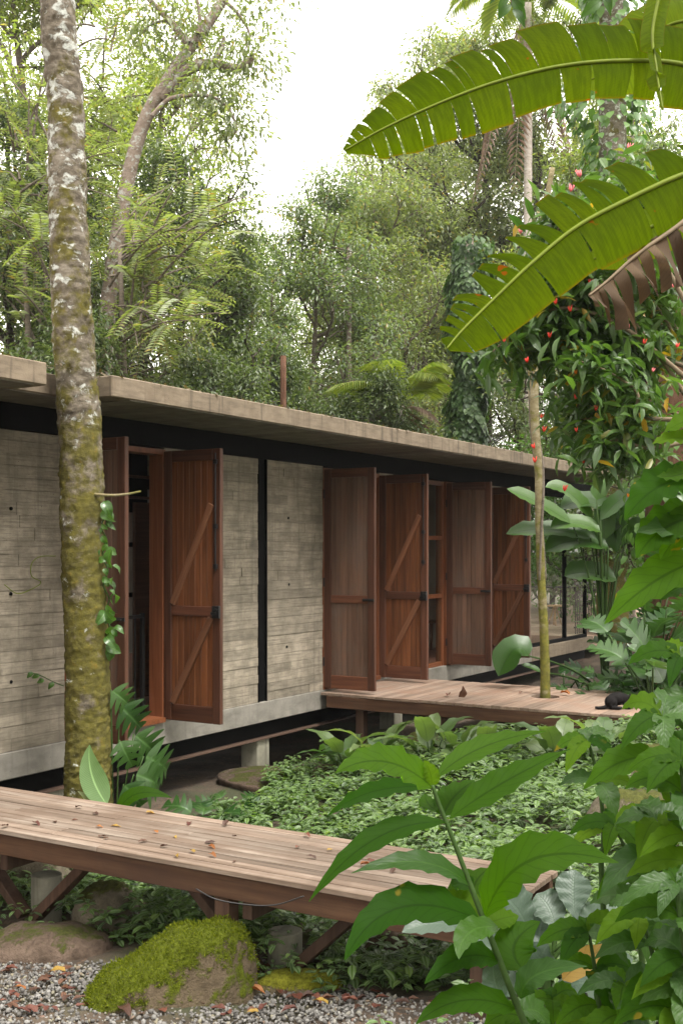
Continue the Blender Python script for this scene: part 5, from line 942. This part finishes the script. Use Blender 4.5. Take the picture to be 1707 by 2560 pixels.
def fallen(x, y, z, m, where, s=1.0):
    o = ob('fallen_leaf', random.choice(DL[m]), None, (x, y, z), (random.uniform(-.2, .2), random.uniform(-.2, .2), random.uniform(0, 6.28)), (s, s, s)); tag(o, f'{LAB[m]} dry leaf lying on the {where}', 'leaf', f'{LAB[m]} leaves on the {where}'); return o
dk = [(440, 2009, 'dry_yellow'), (331, 2015, 'dry_red'), (245, 2038, 'dry_brown'), (180, 2052, 'dry_red'), (190, 2020, 'dry_brown'), (365, 2034, 'dry_yellow'), (240, 2069, 'dry_orange'), (277, 2066, 'dry_yellow'), (475, 2058, 'dry_red'), (560, 2066, 'dry_brown'), (396, 2085, 'dry_orange'), (436, 2093, 'dry_yellow'), (368, 2103, 'dry_brown'), (512, 2110, 'dry_brown'), (522, 2118, 'dry_orange'), (710, 2070, 'dry_red'), (762, 2090, 'dry_red'), (740, 2122, 'dry_red'), (790, 2148, 'dry_brown'), (585, 2157, 'dry_brown'), (525, 2140, 'dry_orange'), (820, 2080, 'dry_orange'), (817, 2128, 'dry_yellow'), (260, 2097, 'dry_brown'), (245, 2094, 'dry_brown'), (83, 2060, 'dry_red'), (140, 2058, 'dry_brown'), (400, 2118, 'dry_brown'), (485, 2135, 'dry_yellow'), (580, 2090, 'dry_brown'), (900, 2165, 'dry_orange'), (935, 2160, 'dry_red'), (980, 2185, 'dry_brown'), (440, 2140, 'dry_yellow'), (20, 2066, 'dry_brown')]
for k, (px, py, m) in enumerate(dk):
    p = at_z(px, py, .002)
    if 4.62 < p[0] < 5.41: fallen(p[0], p[1], .004, m, 'boardwalk', 1.5 if px == 820 else random.uniform(.4, .75))
for k in range(150):
    px, py = random.uniform(0, 1250), random.uniform(2400, 2556); p = at_z(px, py, -.57); z = float(gz(p[0], p[1])) + .026; m = random.choice(['dry_brown'] * 6 + ['dry_red'] * 7 + ['dry_orange', 'dry_yellow'])
    if not (200 < px < 640 and py < 2500) and p[0] < 4.9: fallen(p[0], p[1], z, m, 'gravel', random.uniform(.45, .95))
for (px, py, m, s) in [(165, 2425, 'dry_yellow', 1.1), (372, 2478, 'dry_orange', 1.1), (610, 2475, 'dry_orange', 1.2), (395, 2510, 'dry_red', 1.4), (330, 2520, 'dry_red', 1.3), (300, 2530, 'dry_brown', 1.3), (740, 2485, 'dry_red', 1.3)]: p = at_z(px, py + 12, -.57); fallen(p[0], p[1], float(gz(p[0], p[1])) + .04, m, 'gravel', s)
for (px, py, m, s) in [(1422, 1740, 'dry_orange', 1.5), (1298, 1735, 'dry_red', .8), (1122, 1741, 'dry_red', 1.3), (1655, 1742, 'dry_red', .8)]: p = at_z(px, py, -.018); fallen(p[0], p[1], -.012, m, 'far deck', s)
p = at_z(1146, 1742, -.018); o = leafobj('curled_leaf', leaf_proto(.17, .14, 'ovate', -.2, .9, .08, 2, 10, 4, 3), 'dry_brown'); put(o, p + [0, 0, .0], nz(UP * 1 + RT * .25), -FW + RT * .6, .75); tag(o, 'large curled brown leaf standing upright on the far deck', 'leaf', None)
yl = leafobj('yellow_leaf', leaf_proto(.16, .07, 'ovate', .3, .3, .06, 3, 10, 4, 5), 'dry_yellow'); put(yl, at_d(1405, 2450, 3.0), nz(RT * .6 + UP * .5), UP - FW, 1.0); tag(yl, 'yellow withered leaf caught among the shrub leaves', 'leaf')
# ------------------------------------------------------------------ cable under the boardwalk
cb = tag(ob('cable', None and mesh('c', [], []) or mesh('cable', *tube(smooth_path([at_d(x, y, 5.3) for x, y in ((490, 2222), (540, 2248), (620, 2262), (690, 2262), (760, 2240))], 6), .0035, 6), M['iron'], True)), 'thin dark cable sagging under the boardwalk edge', 'cable')
# ------------------------------------------------------------------ black cat: skin over a skeleton, hunched, tail towards the house
cp = at_z(1541, 1771, -.018); cb2 = MB(); A3 = np.stack([RT, -FW, UP])       # local x: towards its head, y: towards the lens
def ell(c, r):
    t_ = np.linspace(0, math.pi, 11); P_ = np.stack([0 * t_, 0 * t_, -np.cos(t_)], -1); V_, F_ = tube(P_, np.maximum(np.sin(t_), .02), 16); cb2.add((V_ * np.array(r) + np.array(c)) @ A3, F_)
for c_, r_ in [((-.06, .025, .062), (.06, .065, .064)), ((0, 0, .088), (.09, .066, .062)), ((.055, 0, .088), (.058, .058, .056)), ((.095, .012, .085), (.045, .04, .04)), ((.128, .025, .072), (.043, .04, .038)), ((.16, .04, .06), (.02, .02, .018)), ((.072, .05, .032), (.024, .024, .036)), ((.085, .065, .012), (.035, .018, .013)), ((-.02, .085, .016), (.055, .02, .017)), ((-.02, -.07, .016), (.05, .02, .017)), ((.112, .052, .11), (.012, .009, .026)), ((.122, -.002, .112), (.012, .009, .026))]: ell(c_, r_)
V_, F_ = tube(smooth_path([(-.09, .03, .03), (-.13, .05, .016), (-.18, .065, .014), (-.215, .06, .016)], 5), np.linspace(.02, .013, 16), 10); cb2.add(V_ @ A3, F_)
cat = mesh('cat', cb2.V, cb2.F); co = ob('cat', cat, None, cp, None, (1.1, 1.1, 1.1)); tag(co, 'black cat crouching with its tail out at the edge of the far deck', 'cat')
rm = co.modifiers.new('remesh', 'REMESH'); rm.mode = 'VOXEL'; rm.voxel_size = .005; rm.use_smooth_shade = True; sm_ = co.modifiers.new('smooth', 'SMOOTH'); sm_.iterations = 4
a = NT('black_fur'); g = a.coord('Object'); n_ = a.noise(g, 120, 4, .7); a.col(a.mix(n_, (.003, .0026, .0025), (.012, .01, .01))).rough(.8); a.b.inputs['Specular IOR Level'].default_value = .12; a.bump(n_, .6, .004); cat.materials.append(a.m)
# ------------------------------------------------------------------ furniture in the glass room
M['stoolw'] = wood('pale_stool_wood', (.3, .17, .08), (.45, .28, .14), (.55, .36, .2), 2)
q = at_y(1386, 1590, 8.6); q[2] = -.01; sto = empty('wooden_stool', q, 'round pale wooden stool with splayed legs behind the corner glass', 'stool'); s_ = .43
MB().tube([(0, 0, s_ - .035), (0, 0, s_ - .03), (0, 0, s_ - .004), (0, 0, s_)], [.15, .16, .16, .15], 24).build('seat', M['stoolw'], sto)
for k in range(4): a_ = k * 1.57 + .5; m_ = MB(); m_.tube(smooth_path([(.03 * math.cos(a_), .03 * math.sin(a_), s_ - .04), (.06 * math.cos(a_), .06 * math.sin(a_), s_ * .6), (.15 * math.cos(a_), .15 * math.sin(a_), 0)], 5), .014, 8); m_.build('leg', M['stoolw'], sto, smooth=True)
q = at_y(1390, 1575, 9.4); q[2] = -.01; tb = empty('round_table', q, 'thin dark round table behind the stool in the glass room', 'table'); MB().tube([(0, 0, .72), (0, 0, .74)], .6, 32).build('table_top', M['black'], tb)
for k in range(3): a_ = k * 2.09; m_ = MB(); m_.tube([(.3 * math.cos(a_), .3 * math.sin(a_), 0), (.25 * math.cos(a_), .25 * math.sin(a_), .72)], .015, 8); m_.build('leg', M['black'], tb)
q = at_y(1065, 1600, 8.4); q[2] = -.01; ch = empty('dining_chair', q, 'dark wooden chair seen through the narrow window between the shutters', 'chair')
MB().box((-.2, -.2, .42), (.2, .2, .46)).build('seat', M['stile'], ch, bevel=.01); MB().box((-.2, .17, .62), (.2, .2, .85)).build('backrest', M['stile'], ch, bevel=.01)
for sx in (-1, 1):
    for sy in (-1, 1): MB().box((sx * .18 - .018, sy * .18 - .018, 0), (sx * .18 + .018, sy * .18 + .018, .42 if sy < 0 else .85)).build('leg', M['stile'], ch)
rb = empty('terrace_railing', (23.4, 7.9, -.12), 'dark terrace railing of thin upright bars beyond the glass corner', 'railing'); MB().box((-1.2, -.02, 1.0), (1.2, .02, 1.04)).build('top_rail', M['iron'], rb); MB().box((-1.2, -.02, .12), (1.2, .02, .15)).build('bottom_rail', M['iron'], rb)
bm2 = MB().box((-.008, -.008, 0), (.008, .008, 1.0)).build('baluster', M['iron'], rb, (-1.15, 0, 0))
for k in range(1, 22): ob('baluster', bm2.data, rb, (-1.15 + .11 * k, 0, 0))
